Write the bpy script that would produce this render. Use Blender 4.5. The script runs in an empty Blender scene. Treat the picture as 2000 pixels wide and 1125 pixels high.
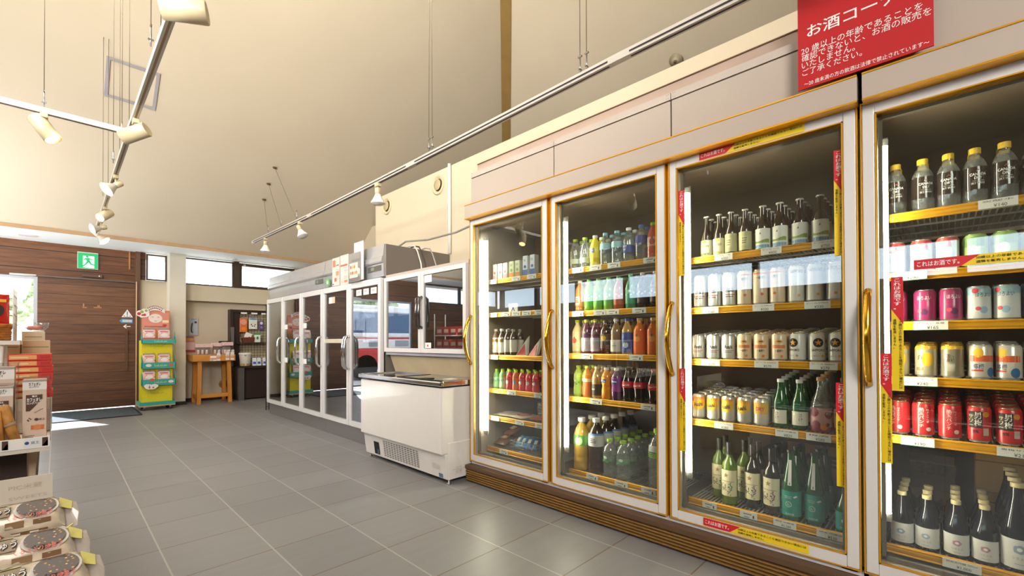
import bpy, bmesh, math, random
from mathutils import Vector, Matrix
random.seed(11)
SC = bpy.context.scene
COL = SC.collection
PI = math.pi
# ------------------------------------------------------------------ materials
def lin(c):
    return c / 12.92 if c <= .04045 else ((c + .055) / 1.055) ** 2.4
def rgb(h):
    return tuple(lin(int(h[i:i + 2], 16) / 255) for i in (0, 2, 4)) + (1,)
MATS = {}
def mat(name, h, rough=.5, metal=0, emit=0, var=.06, scale=6, coat=0, bump=0, spec=.5, stretch=None):
    if name in MATS: return MATS[name]
    m = bpy.data.materials.new(name); m.use_nodes = True
    nt = m.node_tree; b = nt.nodes['Principled BSDF']
    c = rgb(h)
    b.inputs['Roughness'].default_value = rough; b.inputs['Metallic'].default_value = metal
    b.inputs['Coat Weight'].default_value = coat; b.inputs['Specular IOR Level'].default_value = spec
    b.inputs['Base Color'].default_value = c
    if emit:
        b.inputs['Emission Color'].default_value = c; b.inputs['Emission Strength'].default_value = emit
    if var:
        tc = nt.nodes.new('ShaderNodeTexCoord'); n = nt.nodes.new('ShaderNodeTexNoise')
        n.inputs['Scale'].default_value = scale; n.inputs['Detail'].default_value = 3
        mp = nt.nodes.new('ShaderNodeMapping')
        if stretch: mp.inputs['Scale'].default_value = stretch
        nt.links.new(tc.outputs['Object'], mp.inputs[0]); nt.links.new(mp.outputs[0], n.inputs['Vector'])
        r = nt.nodes.new('ShaderNodeValToRGB')
        r.color_ramp.elements[0].position = .3; r.color_ramp.elements[1].position = .7
        r.color_ramp.elements[0].color = tuple(x * (1 - var) for x in c[:3]) + (1,)
        r.color_ramp.elements[1].color = tuple(min(1, x * (1 + var)) for x in c[:3]) + (1,)
        nt.links.new(n.outputs['Fac'], r.inputs[0]); nt.links.new(r.outputs[0], b.inputs['Base Color'])
        if bump:
            bp = nt.nodes.new('ShaderNodeBump'); bp.inputs['Strength'].default_value = bump; bp.inputs['Distance'].default_value = .01
            nt.links.new(n.outputs['Fac'], bp.inputs['Height']); nt.links.new(bp.outputs[0], b.inputs['Normal'])
    MATS[name] = m
    return m
def clearmat(name, h, through=.85, rough=.03, refl=.12, diffuse=.1, power=1.0):
    """thin clear sheet: tinted see-through + mirror that grows at grazing angles + a little body"""
    if name in MATS: return MATS[name]
    m = bpy.data.materials.new(name); m.use_nodes = True
    nt = m.node_tree; nt.nodes.clear()
    out = nt.nodes.new('ShaderNodeOutputMaterial')
    tr = nt.nodes.new('ShaderNodeBsdfTransparent'); tr.inputs[0].default_value = tuple(x * through for x in rgb(h)[:3]) + (1,)
    df = nt.nodes.new('ShaderNodeBsdfDiffuse'); df.inputs[0].default_value = rgb(h)
    gl = nt.nodes.new('ShaderNodeBsdfGlossy'); gl.inputs['Roughness'].default_value = rough
    gl.inputs['Color'].default_value = (.95, .97, 1, 1)
    m1 = nt.nodes.new('ShaderNodeMixShader'); m1.inputs[0].default_value = diffuse
    nt.links.new(tr.outputs[0], m1.inputs[1]); nt.links.new(df.outputs[0], m1.inputs[2])
    lw = nt.nodes.new('ShaderNodeLayerWeight'); lw.inputs[0].default_value = .5
    pw = nt.nodes.new('ShaderNodeMath'); pw.operation = 'POWER'; pw.inputs[1].default_value = 4.5; nt.links.new(lw.outputs['Facing'], pw.inputs[0])
    ma = nt.nodes.new('ShaderNodeMath'); ma.operation = 'MULTIPLY_ADD'; ma.inputs[1].default_value = power; ma.inputs[2].default_value = refl
    ma.use_clamp = True
    nt.links.new(pw.outputs[0], ma.inputs[0])
    m2 = nt.nodes.new('ShaderNodeMixShader')
    nt.links.new(ma.outputs[0], m2.inputs[0]); nt.links.new(m1.outputs[0], m2.inputs[1]); nt.links.new(gl.outputs[0], m2.inputs[2])
    nt.links.new(m2.outputs[0], out.inputs[0])
    MATS[name] = m
    return m
def node_mat(name):
    m = bpy.data.materials.new(name); m.use_nodes = True
    MATS[name] = m
    return m, m.node_tree, m.node_tree.nodes['Principled BSDF']
def tile_mat():
    m, nt, b = node_mat('floor_tile')
    N, L = nt.nodes.new, nt.links.new
    tc = N('ShaderNodeTexCoord'); sx = N('ShaderNodeSeparateXYZ'); L(tc.outputs['Object'], sx.inputs[0])
    def edge(sock, off):
        a = N('ShaderNodeMath'); a.operation = 'ADD'; a.inputs[1].default_value = off; L(sock, a.inputs[0])
        f = N('ShaderNodeMath'); f.operation = 'PINGPONG'; f.inputs[1].default_value = .2; L(a.outputs[0], f.inputs[0])
        g = N('ShaderNodeMath'); g.operation = 'LESS_THAN'; g.inputs[1].default_value = .0034; L(f.outputs[0], g.inputs[0])
        return g.outputs[0], a.outputs[0]
    ex, ax = edge(sx.outputs[0], 40 - .366); ey, ay = edge(sx.outputs[1], 40 - .022)
    mx = N('ShaderNodeMath'); mx.operation = 'MAXIMUM'; L(ex, mx.inputs[0]); L(ey, mx.inputs[1])
    # per tile tone
    def cell(s):
        d = N('ShaderNodeMath'); d.operation = 'DIVIDE'; d.inputs[1].default_value = .4; L(s, d.inputs[0])
        f = N('ShaderNodeMath'); f.operation = 'FLOOR'; L(d.outputs[0], f.inputs[0]); return f.outputs[0]
    cb = N('ShaderNodeCombineXYZ'); L(cell(ax), cb.inputs[0]); L(cell(ay), cb.inputs[1])
    wn = N('ShaderNodeTexWhiteNoise'); wn.noise_dimensions = '2D'; L(cb.outputs[0], wn.inputs['Vector'])
    mp = N('ShaderNodeMapping'); mp.inputs['Scale'].default_value = (1.5, 9, 1); L(tc.outputs['Object'], mp.inputs[0])
    no = N('ShaderNodeTexNoise'); no.inputs['Scale'].default_value = 2.2; no.inputs['Detail'].default_value = 5; L(mp.outputs[0], no.inputs['Vector'])
    mu = N('ShaderNodeMath'); mu.operation = 'MULTIPLY_ADD'; mu.inputs[1].default_value = .3; mu.inputs[2].default_value = .35; L(wn.outputs[0], mu.inputs[0])
    ad = N('ShaderNodeMath'); ad.operation = 'MULTIPLY_ADD'; ad.inputs[1].default_value = .7; L(no.outputs['Fac'], ad.inputs[0]); L(mu.outputs[0], ad.inputs[2])
    su = N('ShaderNodeMath'); su.operation = 'SUBTRACT'; su.inputs[1].default_value = .35; L(ad.outputs[0], su.inputs[0])
    rp = N('ShaderNodeValToRGB'); L(su.outputs[0], rp.inputs[0])
    rp.color_ramp.elements[0].color = rgb('747373'); rp.color_ramp.elements[1].color = rgb('8f8e8e')
    gc = N('ShaderNodeMixRGB'); L(ex, gc.inputs[0]); gc.inputs[1].default_value = rgb('6e5a49'); gc.inputs[2].default_value = rgb('a6a29e')  # grout along Y painted paler to carry the floor's sheen
    mi = N('ShaderNodeMixRGB'); L(mx.outputs[0], mi.inputs[0]); L(rp.outputs[0], mi.inputs[1]); L(gc.outputs[0], mi.inputs[2])
    L(mi.outputs[0], b.inputs['Base Color'])
    ro = N('ShaderNodeMath'); ro.operation = 'MULTIPLY_ADD'; ro.inputs[1].default_value = .16; ro.inputs[2].default_value = .32; L(no.outputs['Fac'], ro.inputs[0])
    L(ro.outputs[0], b.inputs['Roughness'])
    bp = N('ShaderNodeBump'); bp.invert = True; bp.inputs['Strength'].default_value = .4; bp.inputs['Distance'].default_value = .004
    L(mx.outputs[0], bp.inputs['Height']); L(bp.outputs[0], b.inputs['Normal'])
    return m
def wood_mat(name, h1, h2, pitch, axis=2, off=0, rough=.45, run=0):
    """boards: seams every pitch along axis, grain along run"""
    m, nt, b = node_mat(name)
    N, L = nt.nodes.new, nt.links.new
    tc = N('ShaderNodeTexCoord'); sx = N('ShaderNodeSeparateXYZ'); L(tc.outputs['Object'], sx.inputs[0])
    a = N('ShaderNodeMath'); a.operation = 'ADD'; a.inputs[1].default_value = 20 * pitch + off; L(sx.outputs[axis], a.inputs[0])
    d = N('ShaderNodeMath'); d.operation = 'DIVIDE'; d.inputs[1].default_value = pitch; L(a.outputs[0], d.inputs[0])
    f = N('ShaderNodeMath'); f.operation = 'FLOOR'; L(d.outputs[0], f.inputs[0])
    fr = N('ShaderNodeMath'); fr.operation = 'FRACT'; L(d.outputs[0], fr.inputs[0])
    lt = N('ShaderNodeMath'); lt.operation = 'LESS_THAN'; lt.inputs[1].default_value = .045; L(fr.outputs[0], lt.inputs[0])
    wn = N('ShaderNodeTexWhiteNoise'); wn.noise_dimensions = '1D'; L(f.outputs[0], wn.inputs['W'])
    sc = [14, 14, 14]; sc[run] = 1.2
    mp = N('ShaderNodeMapping'); mp.inputs['Scale'].default_value = sc; L(tc.outputs['Object'], mp.inputs[0])
    no = N('ShaderNodeTexNoise'); no.inputs['Scale'].default_value = 2; no.inputs['Detail'].default_value = 6; no.inputs['Roughness'].default_value = .65
    L(mp.outputs[0], no.inputs['Vector'])
    ad = N('ShaderNodeMath'); ad.operation = 'MULTIPLY_ADD'; ad.inputs[1].default_value = .35; L(wn.outputs[0], ad.inputs[0]); L(no.outputs['Fac'], ad.inputs[2])
    su = N('ShaderNodeMath'); su.operation = 'SUBTRACT'; su.inputs[1].default_value = .17; L(ad.outputs[0], su.inputs[0])
    rp = N('ShaderNodeValToRGB'); L(su.outputs[0], rp.inputs[0])
    rp.color_ramp.elements[0].position = .25; rp.color_ramp.elements[1].position = .78
    rp.color_ramp.elements[0].color = rgb(h1); rp.color_ramp.elements[1].color = rgb(h2)
    mi = N('ShaderNodeMixRGB'); L(lt.outputs[0], mi.inputs[0]); L(rp.outputs[0], mi.inputs[1]); mi.inputs[2].default_value = rgb('2a170c')
    L(mi.outputs[0], b.inputs['Base Color']); b.inputs['Roughness'].default_value = rough
    return m
def speck_mat(name, h, spots, scale=30, thr=.16, rough=.5):
    """ground colour with scattered printed dots of several colours"""
    m, nt, b = node_mat(name)
    N, L = nt.nodes.new, nt.links.new
    tc = N('ShaderNodeTexCoord'); v = N('ShaderNodeTexVoronoi'); v.inputs['Scale'].default_value = scale; L(tc.outputs['Object'], v.inputs['Vector'])
    sx = N('ShaderNodeSeparateColor'); L(v.outputs['Color'], sx.inputs[0])
    rp = N('ShaderNodeValToRGB'); rp.color_ramp.interpolation = 'CONSTANT'; L(sx.outputs[0], rp.inputs[0])
    rp.color_ramp.elements[0].color = rgb(spots[0])
    for i, s in enumerate(spots[1:]):
        e = rp.color_ramp.elements.new((i + 1) / len(spots)) if i + 2 < len(spots) or True else None
        e.color = rgb(s)
    lt = N('ShaderNodeMath'); lt.operation = 'LESS_THAN'; lt.inputs[1].default_value = thr; L(v.outputs['Distance'], lt.inputs[0])
    mi = N('ShaderNodeMixRGB'); L(lt.outputs[0], mi.inputs[0]); mi.inputs[1].default_value = rgb(h); L(rp.outputs[0], mi.inputs[2])
    L(mi.outputs[0], b.inputs['Base Color']); b.inputs['Roughness'].default_value = rough
    return m
CREAM = lambda: mat('cream_plaster', 'd3c5ab', .85, var=.02, scale=2)
PANEL = lambda: mat('cream_metal_panel', 'b9ab9e', .38, var=.015, scale=2)
WHITE = lambda: mat('white_enamel', 'e9e6e0', .3, var=.02)
FRAMEW = lambda: mat('white_door_frame', 'ddd8d4', .35, var=.02)
GOLD = lambda: mat('gold_anodised', 'f0ae2c', .28, .6, var=.06, scale=3)
BRONZE = lambda: mat('bronze_channel', 'b07a1e', .35, .5, var=.1, scale=3)
CHROME = lambda: mat('chrome', 'dddddd', .12, 1, var=.02)
STEEL = lambda: mat('brushed_steel', 'b4b2b0', .3, .9, var=.05, stretch=(1, 1, 30))
DARK = lambda: mat('dark_rubber', '1a1816', .5, var=.1)
BLACK = lambda: mat('black_print', '141210', .6, var=0)
PAPER = lambda: mat('white_paper', 'efece6', .6, var=.02)
RAIL = lambda: mat('gold_price_rail', 'eaa91e', .32, .35, var=.06, scale=4)
def ink(h): return mat('ink_' + h, h, .45, var=0)
def plast(h, rough=.3): return mat('plastic_' + h, h, rough, var=.04, scale=12)
def liquid(h): return mat('drink_' + h, h, .08, var=.15, scale=14, coat=.6)
# ------------------------------------------------------------------ mesh builder
TXT = {}
def text2d(body, bold=0.0, leading=1.0, align='CENTER'):
    k = (body, bold, leading, align)
    if k in TXT: return TXT[k]
    cu = bpy.data.curves.new('lettering', 'FONT'); cu.body = body; cu.size = 1; cu.resolution_u = 2
    cu.align_x = align; cu.offset = bold; cu.space_line = leading
    o = bpy.data.objects.new('lettering_tmp', cu); COL.objects.link(o)
    dg = bpy.context.evaluated_depsgraph_get()
    me = bpy.data.meshes.new_from_object(o.evaluated_get(dg))
    v = [(p.co.x, p.co.y) for p in me.vertices]; f = [tuple(p.vertices) for p in me.polygons]
    bpy.data.objects.remove(o); bpy.data.curves.remove(cu); bpy.data.meshes.remove(me)
    if v:
        x0 = min(p[0] for p in v); x1 = max(p[0] for p in v); y0 = min(p[1] for p in v); y1 = max(p[1] for p in v)
        v = [(p[0] - (x0 + x1) / 2, p[1] - (y0 + y1) / 2) for p in v]
        TXT[k] = (v, f, x1 - x0, y1 - y0)
    else: TXT[k] = ([], [], 1, 1)
    return TXT[k]
class MB:
    def __init__(s): s.v = []; s.f = []; s.m = []; s.mats = []; s.sm = []
    def mi(s, m):
        if m not in s.mats: s.mats.append(m)
        return s.mats.index(m)
    def add(s, vs, fs, m, smooth=False):
        o = len(s.v); i = s.mi(m); s.v += [tuple(p) for p in vs]
        for f in fs: s.f.append(tuple(o + k for k in f)); s.m.append(i); s.sm.append(smooth)
        return s
    def box(s, x0, x1, y0, y1, z0, z1, m, bev=0):
        if x0 > x1: x0, x1 = x1, x0
        if y0 > y1: y0, y1 = y1, y0
        if z0 > z1: z0, z1 = z1, z0
        if bev:
            bm = bmesh.new(); bmesh.ops.create_cube(bm, size=1)
            for p in bm.verts: p.co = ((x0 + x1) / 2 + p.co.x * (x1 - x0), (y0 + y1) / 2 + p.co.y * (y1 - y0), (z0 + z1) / 2 + p.co.z * (z1 - z0))
            bmesh.ops.bevel(bm, geom=bm.edges[:], offset=bev, segments=2, affect='EDGES', profile=.5)
            bm.verts.index_update()
            s.add([p.co for p in bm.verts], [[q.index for q in f.verts] for f in bm.faces], m); bm.free(); return s
        v = [(x, y, z) for x in (x0, x1) for y in (y0, y1) for z in (z0, z1)]
        return s.add(v, [(0, 1, 3, 2), (4, 6, 7, 5), (0, 4, 5, 1), (2, 3, 7, 6), (0, 2, 6, 4), (1, 5, 7, 3)], m)
    def quad(s, a, b, c, d, m): return s.add([a, b, c, d], [(0, 1, 2, 3)], m)
    def slab(s, pts, d, m):
        """polygon pts extruded by vector d"""
        n = len(pts); d = Vector(d)
        v = [Vector(p) for p in pts]; v += [p + d for p in v]
        f = [tuple(range(n - 1, -1, -1)), tuple(range(n, 2 * n))] + [(i, (i + 1) % n, n + (i + 1) % n, n + i) for i in range(n)]
        return s.add(v, f, m)
    def lathe(s, prof, m, n=20, at=(0, 0, 0), mats=None, closed=True):
        """prof [(r,z)...]; mats one per segment or m; a repeated point makes a hard edge"""
        ax, ay, az = at
        ring = lambda r, z: [(ax - r * math.cos(2 * PI * i / n), ay - r * math.sin(2 * PI * i / n), az + z) for i in range(n)]
        for k in range(len(prof) - 1):
            (r0, z0), (r1, z1) = prof[k], prof[k + 1]
            if (r0, z0) == (r1, z1): continue
            mm = mats[k] if mats else m
            # share rings while smooth
            if k and prof[k - 1] != prof[k] and getattr(s, '_last', None) is not None: a = s._last
            else:
                a = len(s.v); s.v += ring(r0, z0)
            b = len(s.v); s.v += ring(r1, z1); s._last = b; i = s.mi(mm)
            for j in range(n):
                q = (j + 1) % n
                if r0 < 1e-6: s.f.append((a + j, b + q, b + j))
                elif r1 < 1e-6: s.f.append((a + j, a + q, b + j))
                else: s.f.append((a + j, a + q, b + q, b + j))
                s.m.append(i); s.sm.append(True)
        s._last = None
        return s
    def tube(s, pts, r, m, n=8, cap=True):
        P = [Vector(p) for p in pts]; o = len(s.v); i = s.mi(m)
        up = None
        for k, p in enumerate(P):
            t = (P[min(k + 1, len(P) - 1)] - P[max(k - 1, 0)]).normalized()
            if up is None: up = t.orthogonal().normalized()
            up = (up - t * up.dot(t)).normalized(); w = t.cross(up)
            rr = r[k] if isinstance(r, (list, tuple)) else r
            for j in range(n):
                a = 2 * PI * j / n; s.v.append(tuple(p + (up * math.cos(a) + w * math.sin(a)) * rr))
        for k in range(len(P) - 1):
            for j in range(n):
                q = (j + 1) % n; s.f.append((o + k * n + j, o + k * n + q, o + (k + 1) * n + q, o + (k + 1) * n + j)); s.m.append(i); s.sm.append(True)
        if cap:
            s.f.append(tuple(o + j for j in range(n - 1, -1, -1))); s.m.append(i); s.sm.append(False)
            e = o + (len(P) - 1) * n; s.f.append(tuple(e + j for j in range(n))); s.m.append(i); s.sm.append(False)
        return s
    def flat(s, v2, fs, fn, m): return s.add([fn(*p) for p in v2], fs, m)
    def text(s, body, fn, m, w=None, h=None, bold=0, cx=0, cy=0, rot=0, leading=1.0, align='CENTER'):
        """2D lettering mapped through fn(u,v); fits width w and/or height h"""
        v, f, tw, th = text2d(body, bold, leading, align)
        sx = w / tw if w else h / th; sy = h / th if h else sx
        c, q = math.cos(rot), math.sin(rot)
        pts = [((x * sx) * c - (y * sy) * q + cx, (x * sx) * q + (y * sy) * c + cy) for x, y in v]
        return s.flat(pts, f, fn, m)
    def disc(s, fn, r, m, cx=0, cy=0, n=20, ry=None):
        ry = ry or r
        K = 3; pts = [(cx, cy)] + [(cx + r * k / K * math.cos(2 * PI * i / n), cy + ry * k / K * math.sin(2 * PI * i / n)) for k in range(1, K + 1) for i in range(n)]
        return s.flat(pts, [(0, i + 1, (i + 1) % n + 1) for i in range(n)] + [(1 + k * n + i, 1 + (k + 1) * n + i, 1 + (k + 1) * n + (i + 1) % n, 1 + k * n + (i + 1) % n) for k in range(K - 1) for i in range(n)], fn, m)
    def band(s, fn, us, v0, v1, m):
        """strip between two height functions sampled along us"""
        pts = [q for u in us for q in ((u, v0(u)), (u, v1(u)))]
        return s.flat(pts, [(2 * i, 2 * i + 2, 2 * i + 3, 2 * i + 1) for i in range(len(us) - 1)], fn, m)
    def star(s, fn, r, m, cx=0, cy=0):
        pts = [(cx, cy)] + [(cx + (r if i % 2 == 0 else r * .4) * math.sin(PI * i / 5), cy + (r if i % 2 == 0 else r * .4) * math.cos(PI * i / 5)) for i in range(10)]
        return s.flat(pts, [(0, (i + 1) % 10 + 1, i + 1) for i in range(10)], fn, m)
    def rect(s, fn, u0, u1, v0, v1, m, nu=1):
        pts = []; fs = []
        for i in range(nu + 1):
            u = u0 + (u1 - u0) * i / nu; pts += [(u, v0), (u, v1)]
        for i in range(nu): fs.append((2 * i, 2 * i + 2, 2 * i + 3, 2 * i + 1))
        return s.flat(pts, fs, fn, m)
    def build(s, name, parent=None, loc=None):
        me = bpy.data.meshes.new(name); me.from_pydata(s.v, [], s.f)
        for m in s.mats: me.materials.append(m)
        for p, i, g in zip(me.polygons, s.m, s.sm): p.material_index = i; p.use_smooth = g
        me.update()
        o = bpy.data.objects.new(name, me); COL.objects.link(o)
        if parent is not None: o.parent = parent
        if loc is not None: o.location = loc
        return o
def face_mx(x): return lambda e: (lambda u, v: (x - e, -u, v))       # a face looking -X: u runs to the viewer's right (-Y)
def on_x(x, y0=0, z0=0): return lambda u, v: (x, y0 - u, z0 + v)
def on_y(y, x0=0, z0=0): return lambda u, v: (x0 + u, y, z0 + v)
def on_cyl(r, z0=0, a0=0):
    return lambda u, v: (-r * math.cos(u / r + a0), -r * math.sin(u / r + a0), z0 + v)
def tag(o, label=None, cat=None, group=None, kind=None):
    if label: o['label'] = label
    if cat: o['category'] = cat
    if group: o['group'] = group
    if kind: o['kind'] = kind
    return o
def empty(name, loc, label, cat, group=None, rz=0):
    o = bpy.data.objects.new(name, None); COL.objects.link(o); o.location = loc; o.rotation_euler[2] = rz; o.empty_display_size = .1
    return tag(o, label, cat, group)
def kids(o): return [c for c in COL.objects if c.parent is o]
def copy_tree(o, kidmap):
    c = o.copy(); COL.objects.link(c)
    for k in kidmap:
        d = k.copy(); COL.objects.link(d); d.parent = c
    return c
def struct(mb, name): return tag(mb.build(name), kind='structure')
# ------------------------------------------------------------------ room shell
def room():
    W = MB().box(-4.7, 8.45, -4.55, 9.6, -.08, 0, tile_mat()); struct(W, 'floor')
    cw = CREAM()
    T = .75
    # hipped ceiling, apex over the shop
    AX, AY, AZ, E = 1.95, 1.95, 2.52 + T * (8.42 - 1.95), 2.52
    xr, xl, yb, yf = AX + 6.47, AX - 6.47, AY + 6.47, AY - 6.47
    a = a_ = (AX, AY, AZ)
    m = MB(); ce = mat('ceiling_plaster', 'cec0a8', .9, var=.03, scale=.8)
    m.slab([(xl, yb, E), (xr, yb, E), a], (0, .05, .12), ce)
    m.slab([(xr, yb, E), (xr, yf, E), a], (.05, 0, .12), ce)
    m.slab([(xl, yf, E), (xl, yb, E), a], (-.05, 0, .12), ce)
    struct(m, 'ceiling')
    # recessed cover strip along the hip
    m = MB(); p0 = Vector((xr, yb, E)); p1 = Vector(a); d = (p1 - p0).normalized(); w = Vector((1, -1, 0)).normalized() * .075; dn = Vector((0, 0, -.05))
    m.add([p0 + w + dn, p1 + w + dn, p1 - w + dn, p0 - w + dn], [(0, 1, 2, 3)], mat('hip_groove', '94763f', .9)); struct(m, 'trim_1')
    # ceiling access hatch frame (metal trim set in the slope)
    n = Vector((0, -T, -1)).normalized(); e1 = Vector((1, 0, 0)); e2 = Vector((0, 1, -T)).normalized()
    m = MB(); o = Vector((.362, 6.345, 2.52 + T * (8.42 - 6.345))) + n * .004
    hm = mat('hatch_aluminium', 'a19da3', .5, .0)
    wd, ht, b = .45, .466, .03
    for (u0, u1, v0, v1) in ((0, wd, 0, b), (0, wd, ht - b, ht), (0, b, b, ht - b), (wd - b, wd, b, ht - b)):
        m.slab([o + e1 * u0 + e2 * v0, o + e1 * u1 + e2 * v0, o + e1 * u1 + e2 * v1, o + e1 * u0 + e2 * v1], n * .008, hm)
    struct(m, 'trim_2')
    # back soffit and its edge
    m = MB(); m.box(-4.6, 4.3, 8.42, 9.7, 2.49, 2.53, mat('soffit_paint', 'f1f3f1', .7, var=.01)); struct(m, 'ceiling_soffit')
    m = MB(); m.box(-4.6, 4.3, 8.395, 8.42, 2.49, 2.535, mat('soffit_edge', 'b9946a', .7)); struct(m, 'trim_3')
    wood = wood_mat('wall_boards', '5c361d', '945f36', .27, 2, .06)
    # back wall, boarded part above and beside the entrance
    m = MB()
    m.box(-1.9, .93, 9.36, 9.5, 1.985, 2.49, wood); m.box(-4.6, -1.75, 9.36, 9.5, 0, 1.98, wood)
    struct(m, 'wall_back')
    m = MB(); m.box(.93, 1.29, 9.36, 9.5, 0, 2.045, cw); m.box(.93, 1.02, 9.36, 9.5, 2.045, 2.49, wood)
    m.box(1.504, 4.3, 9.25, 9.5, 1.745, 2.015, cw); m.box(1.504, 4.3, 9.42, 9.55, 0, 1.745, mat('alcove_plaster', 'd6c8ae', .85, var=.02, scale=2))
    m.box(3.3, 4.3, 9.25, 9.5, 2.015, 2.49, cw); struct(m, 'wall_alcove')
    m = MB(); m.box(1.288, 1.504, 9.04, 9.5, 0, 2.49, mat('pillar_plaster', 'dbd3c0', .85, var=.02, scale=2)); struct(m, 'pillar')
    bb = mat('baseboard_dark', '2a1c16', .5)
    m = MB(); m.box(1.515, 2.75, 9.405, 9.42, 0, .06, bb); struct(m, 'baseboard_alcove')
    m = MB(); m.box(1.28, 1.512, 9.025, 9.04, 0, .055, bb); m.box(1.504, 1.515, 9.04, 9.405, 0, .055, bb); m.box(1.277, 1.288, 9.04, 9.36, 0, .055, bb); struct(m, 'baseboard_pillar')
    # posts of the entrance
    jm = mat('door_jamb_wood', '6a4a35', .5, stretch=(12, 12, 1))
    m = MB(); m.box(.885, .945, 9.29, 9.5, 0, 2.49, jm); struct(m, 'trim_4')
    m = MB(); m.box(.808, .825, 9.345, 9.36, 2.2, 2.485, mat('pale_wood_batten', 'c58c50', .5)); struct(m, 'trim_5')
    m = MB(); m.box(.89, .9, 9.25, 9.29, 0, 2.0, mat('jamb_bright_strip', 'd9b48a', .4)); struct(m, 'trim_6')
    # windows
    fr = mat('window_frame_brown', '4a372b', .45); fa = mat('window_frame_aluminium', 'a9adb2', .35, .7)
    gl = clearmat('window_glass', 'f4faff', .97, .01, .05, .0)
    def win(name, x0, x1, y, z0, z1, f, fw=.03, vents=()):
        m = MB(); d = .05
        m.box(x0, x1, y, y + d, z0, z0 + fw, f); m.box(x0, x1, y, y + d, z1 - fw, z1, f)
        m.box(x0, x0 + fw, y, y + d, z0 + fw, z1 - fw, f); m.box(x1 - fw, x1, y, y + d, z0 + fw, z1 - fw, f)
        o = struct(m, name)
        m = MB(); m.box(x0 + fw, x1 - fw, y + .02, y + .026, z0 + fw, z1 - fw, gl); m.build('window_pane', o)
        return o
    win('window_1', -1.75, -.19, 9.38, .03, 1.985, fa, .04)
    win('window_2', 1.02, 1.288, 9.3, 2.045, 2.47, fr, .022)
    win('window_3', 1.504, 2.25, 9.25, 2.015, 2.475, fr, .022)
    w4 = win('window_4', 2.33, 3.3, 9.25, 2.015, 2.475, fr, .05)
    m = MB(); m.box(2.25, 2.33, 9.23, 9.36, 2.015, 2.49, fr); struct(m, 'trim_7')
    m = MB(); m.box(2.4, 2.44, 9.235, 9.25, 2.43, 2.455, CHROME()); m.build('window_latch', w4)
    win('window_6', -3.24, -1.9, 9.36, 1.985, 2.485, fr, .04); win('window_7', -4.6, -3.24, 9.36, 1.985, 2.485, fr, .04)
    # sliding wooden door with pull, hazard stickers, old tape marks
    dw = wood_mat('door_boards', '4d2d1b', '7d5232', .147, 2, .02)
    m = MB(); m.box(-.19, .885, 9.33, 9.375, .022, 1.99, dw); d = struct(m, 'door_1')
    m = MB(); m.box(.765, .795, 9.285, 9.31, .59, 1.225, mat('door_pull_wood', '5a3c28', .4)); m.box(.772, .788, 9.31, 9.33, .62, .65, DARK()); m.box(.772, .788, 9.31, 9.33, 1.17, 1.2, DARK()); m.build('door_handle', d)
    f = on_y(9.328, .79, 1.48); m = MB(); wp = PAPER()
    m.flat([(-.07, -.05), (.07, -.05), (0, .075)], [(0, 1, 2)], f, wp); f2 = on_y(9.327, .79, 1.48)
    m.rect(f2, -.006, .006, -.015, .045, ink('2f7f9d')); m.disc(f2, .008, ink('2f7f9d'), 0, -.03, 10); m.rect(f2, -.03, .03, -.047, -.042, ink('2f7f9d')); m.disc(f2, .009, ink('c8402f'), -.036, -.03, 8); m.disc(f2, .009, ink('c8402f'), .036, -.03, 8)
    tag(m.build('warning_sticker', d), 'white triangular warning sticker on the wooden door')
    m = MB(); f = on_y(9.328, .785, 1.372); m.flat([(-.09, 0), (-.06, .032), (.07, .032), (.07, -.032), (-.06, -.032)], [(0, 4, 3, 2, 1)], f, ink('3f9ccb'))
    f2 = on_y(9.327, .785, 1.372); m.rect(f2, -.05, .062, -.016, .016, wp)
    for i in range(6): m.disc(on_y(9.326, .785, 1.372), .007, ink('555555'), -.035 + i * .017, 0, 6)
    tag(m.build('direction_sticker', d), 'blue arrow-shaped sticker on the wooden door')
    m = MB(); f = on_y(9.327, .785, 1.285); m.rect(f, -.03, .045, -.006, .006, wp); m.flat([(-.045, 0), (-.01, .032), (.002, .026), (-.027, 0), (.002, -.026), (-.01, -.032)], [(0, 3, 2, 1), (0, 5, 4, 3)], f, wp)
    tag(m.build('arrow_sticker', d), 'white arrow sticker pointing along the wooden door')
    m = MB(); tp = mat('tape_mark', 'b07a4c', .6)
    for (x, z, w, h) in ((.275, 1.555, .05, .012), (.28, 1.575, .015, .045), (.40, 1.56, .09, .012), (.44, 1.58, .03, .02)): m.rect(on_y(9.3285, x, z), 0, w, 0, h, tp)
    tag(m.build('tape_residue', d), 'torn pale tape marks on the wooden door')
    m = MB(); m.box(-.19, .9, 9.3, 9.34, 1.985, 2.0, mat('door_track', '6b6760', .4, .6)); m.build('door_rail', d)
    # left wall with its strip of high windows
    m = MB(); lw = wood_mat('left_wall_boards', '50301c', '6f4a30', .27, 2, .06)
    m.box(-4.75, -4.6, -4.5, 9.5, 0, 1.96, lw); m.box(-4.75, -4.6, -4.5, 9.5, 2.5, 2.56, cw); m.box(-4.75, -4.6, -4.5, -1.55, 1.96, 2.5, cw); struct(m, 'wall_left')
    m = MB()
    ys = [-1.5 + 1.34 * i for i in range(9)]
    for y in ys: m.box(-4.72, -4.6, y - .05, y + .05, 1.96, 2.5, fr)
    m.box(-4.7, -4.62, -1.5, 9.3, 1.96, 1.985, fr); m.box(-4.7, -4.62, -1.5, 9.3, 2.475, 2.5, fr)
    o = struct(m, 'window_5')
    m = MB(); m.box(-4.67, -4.664, -1.5, 9.3, 1.98, 2.48, gl); m.build('window_pane', o)
    m = MB(); m.box(-4.75, 8.45, -4.6, -4.5, 0, 2.7, cw); m.slab([(xl, yf, E), (xr, yf, E), a_], (0, -.05, .12), ce); struct(m, 'wall_front')
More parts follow.
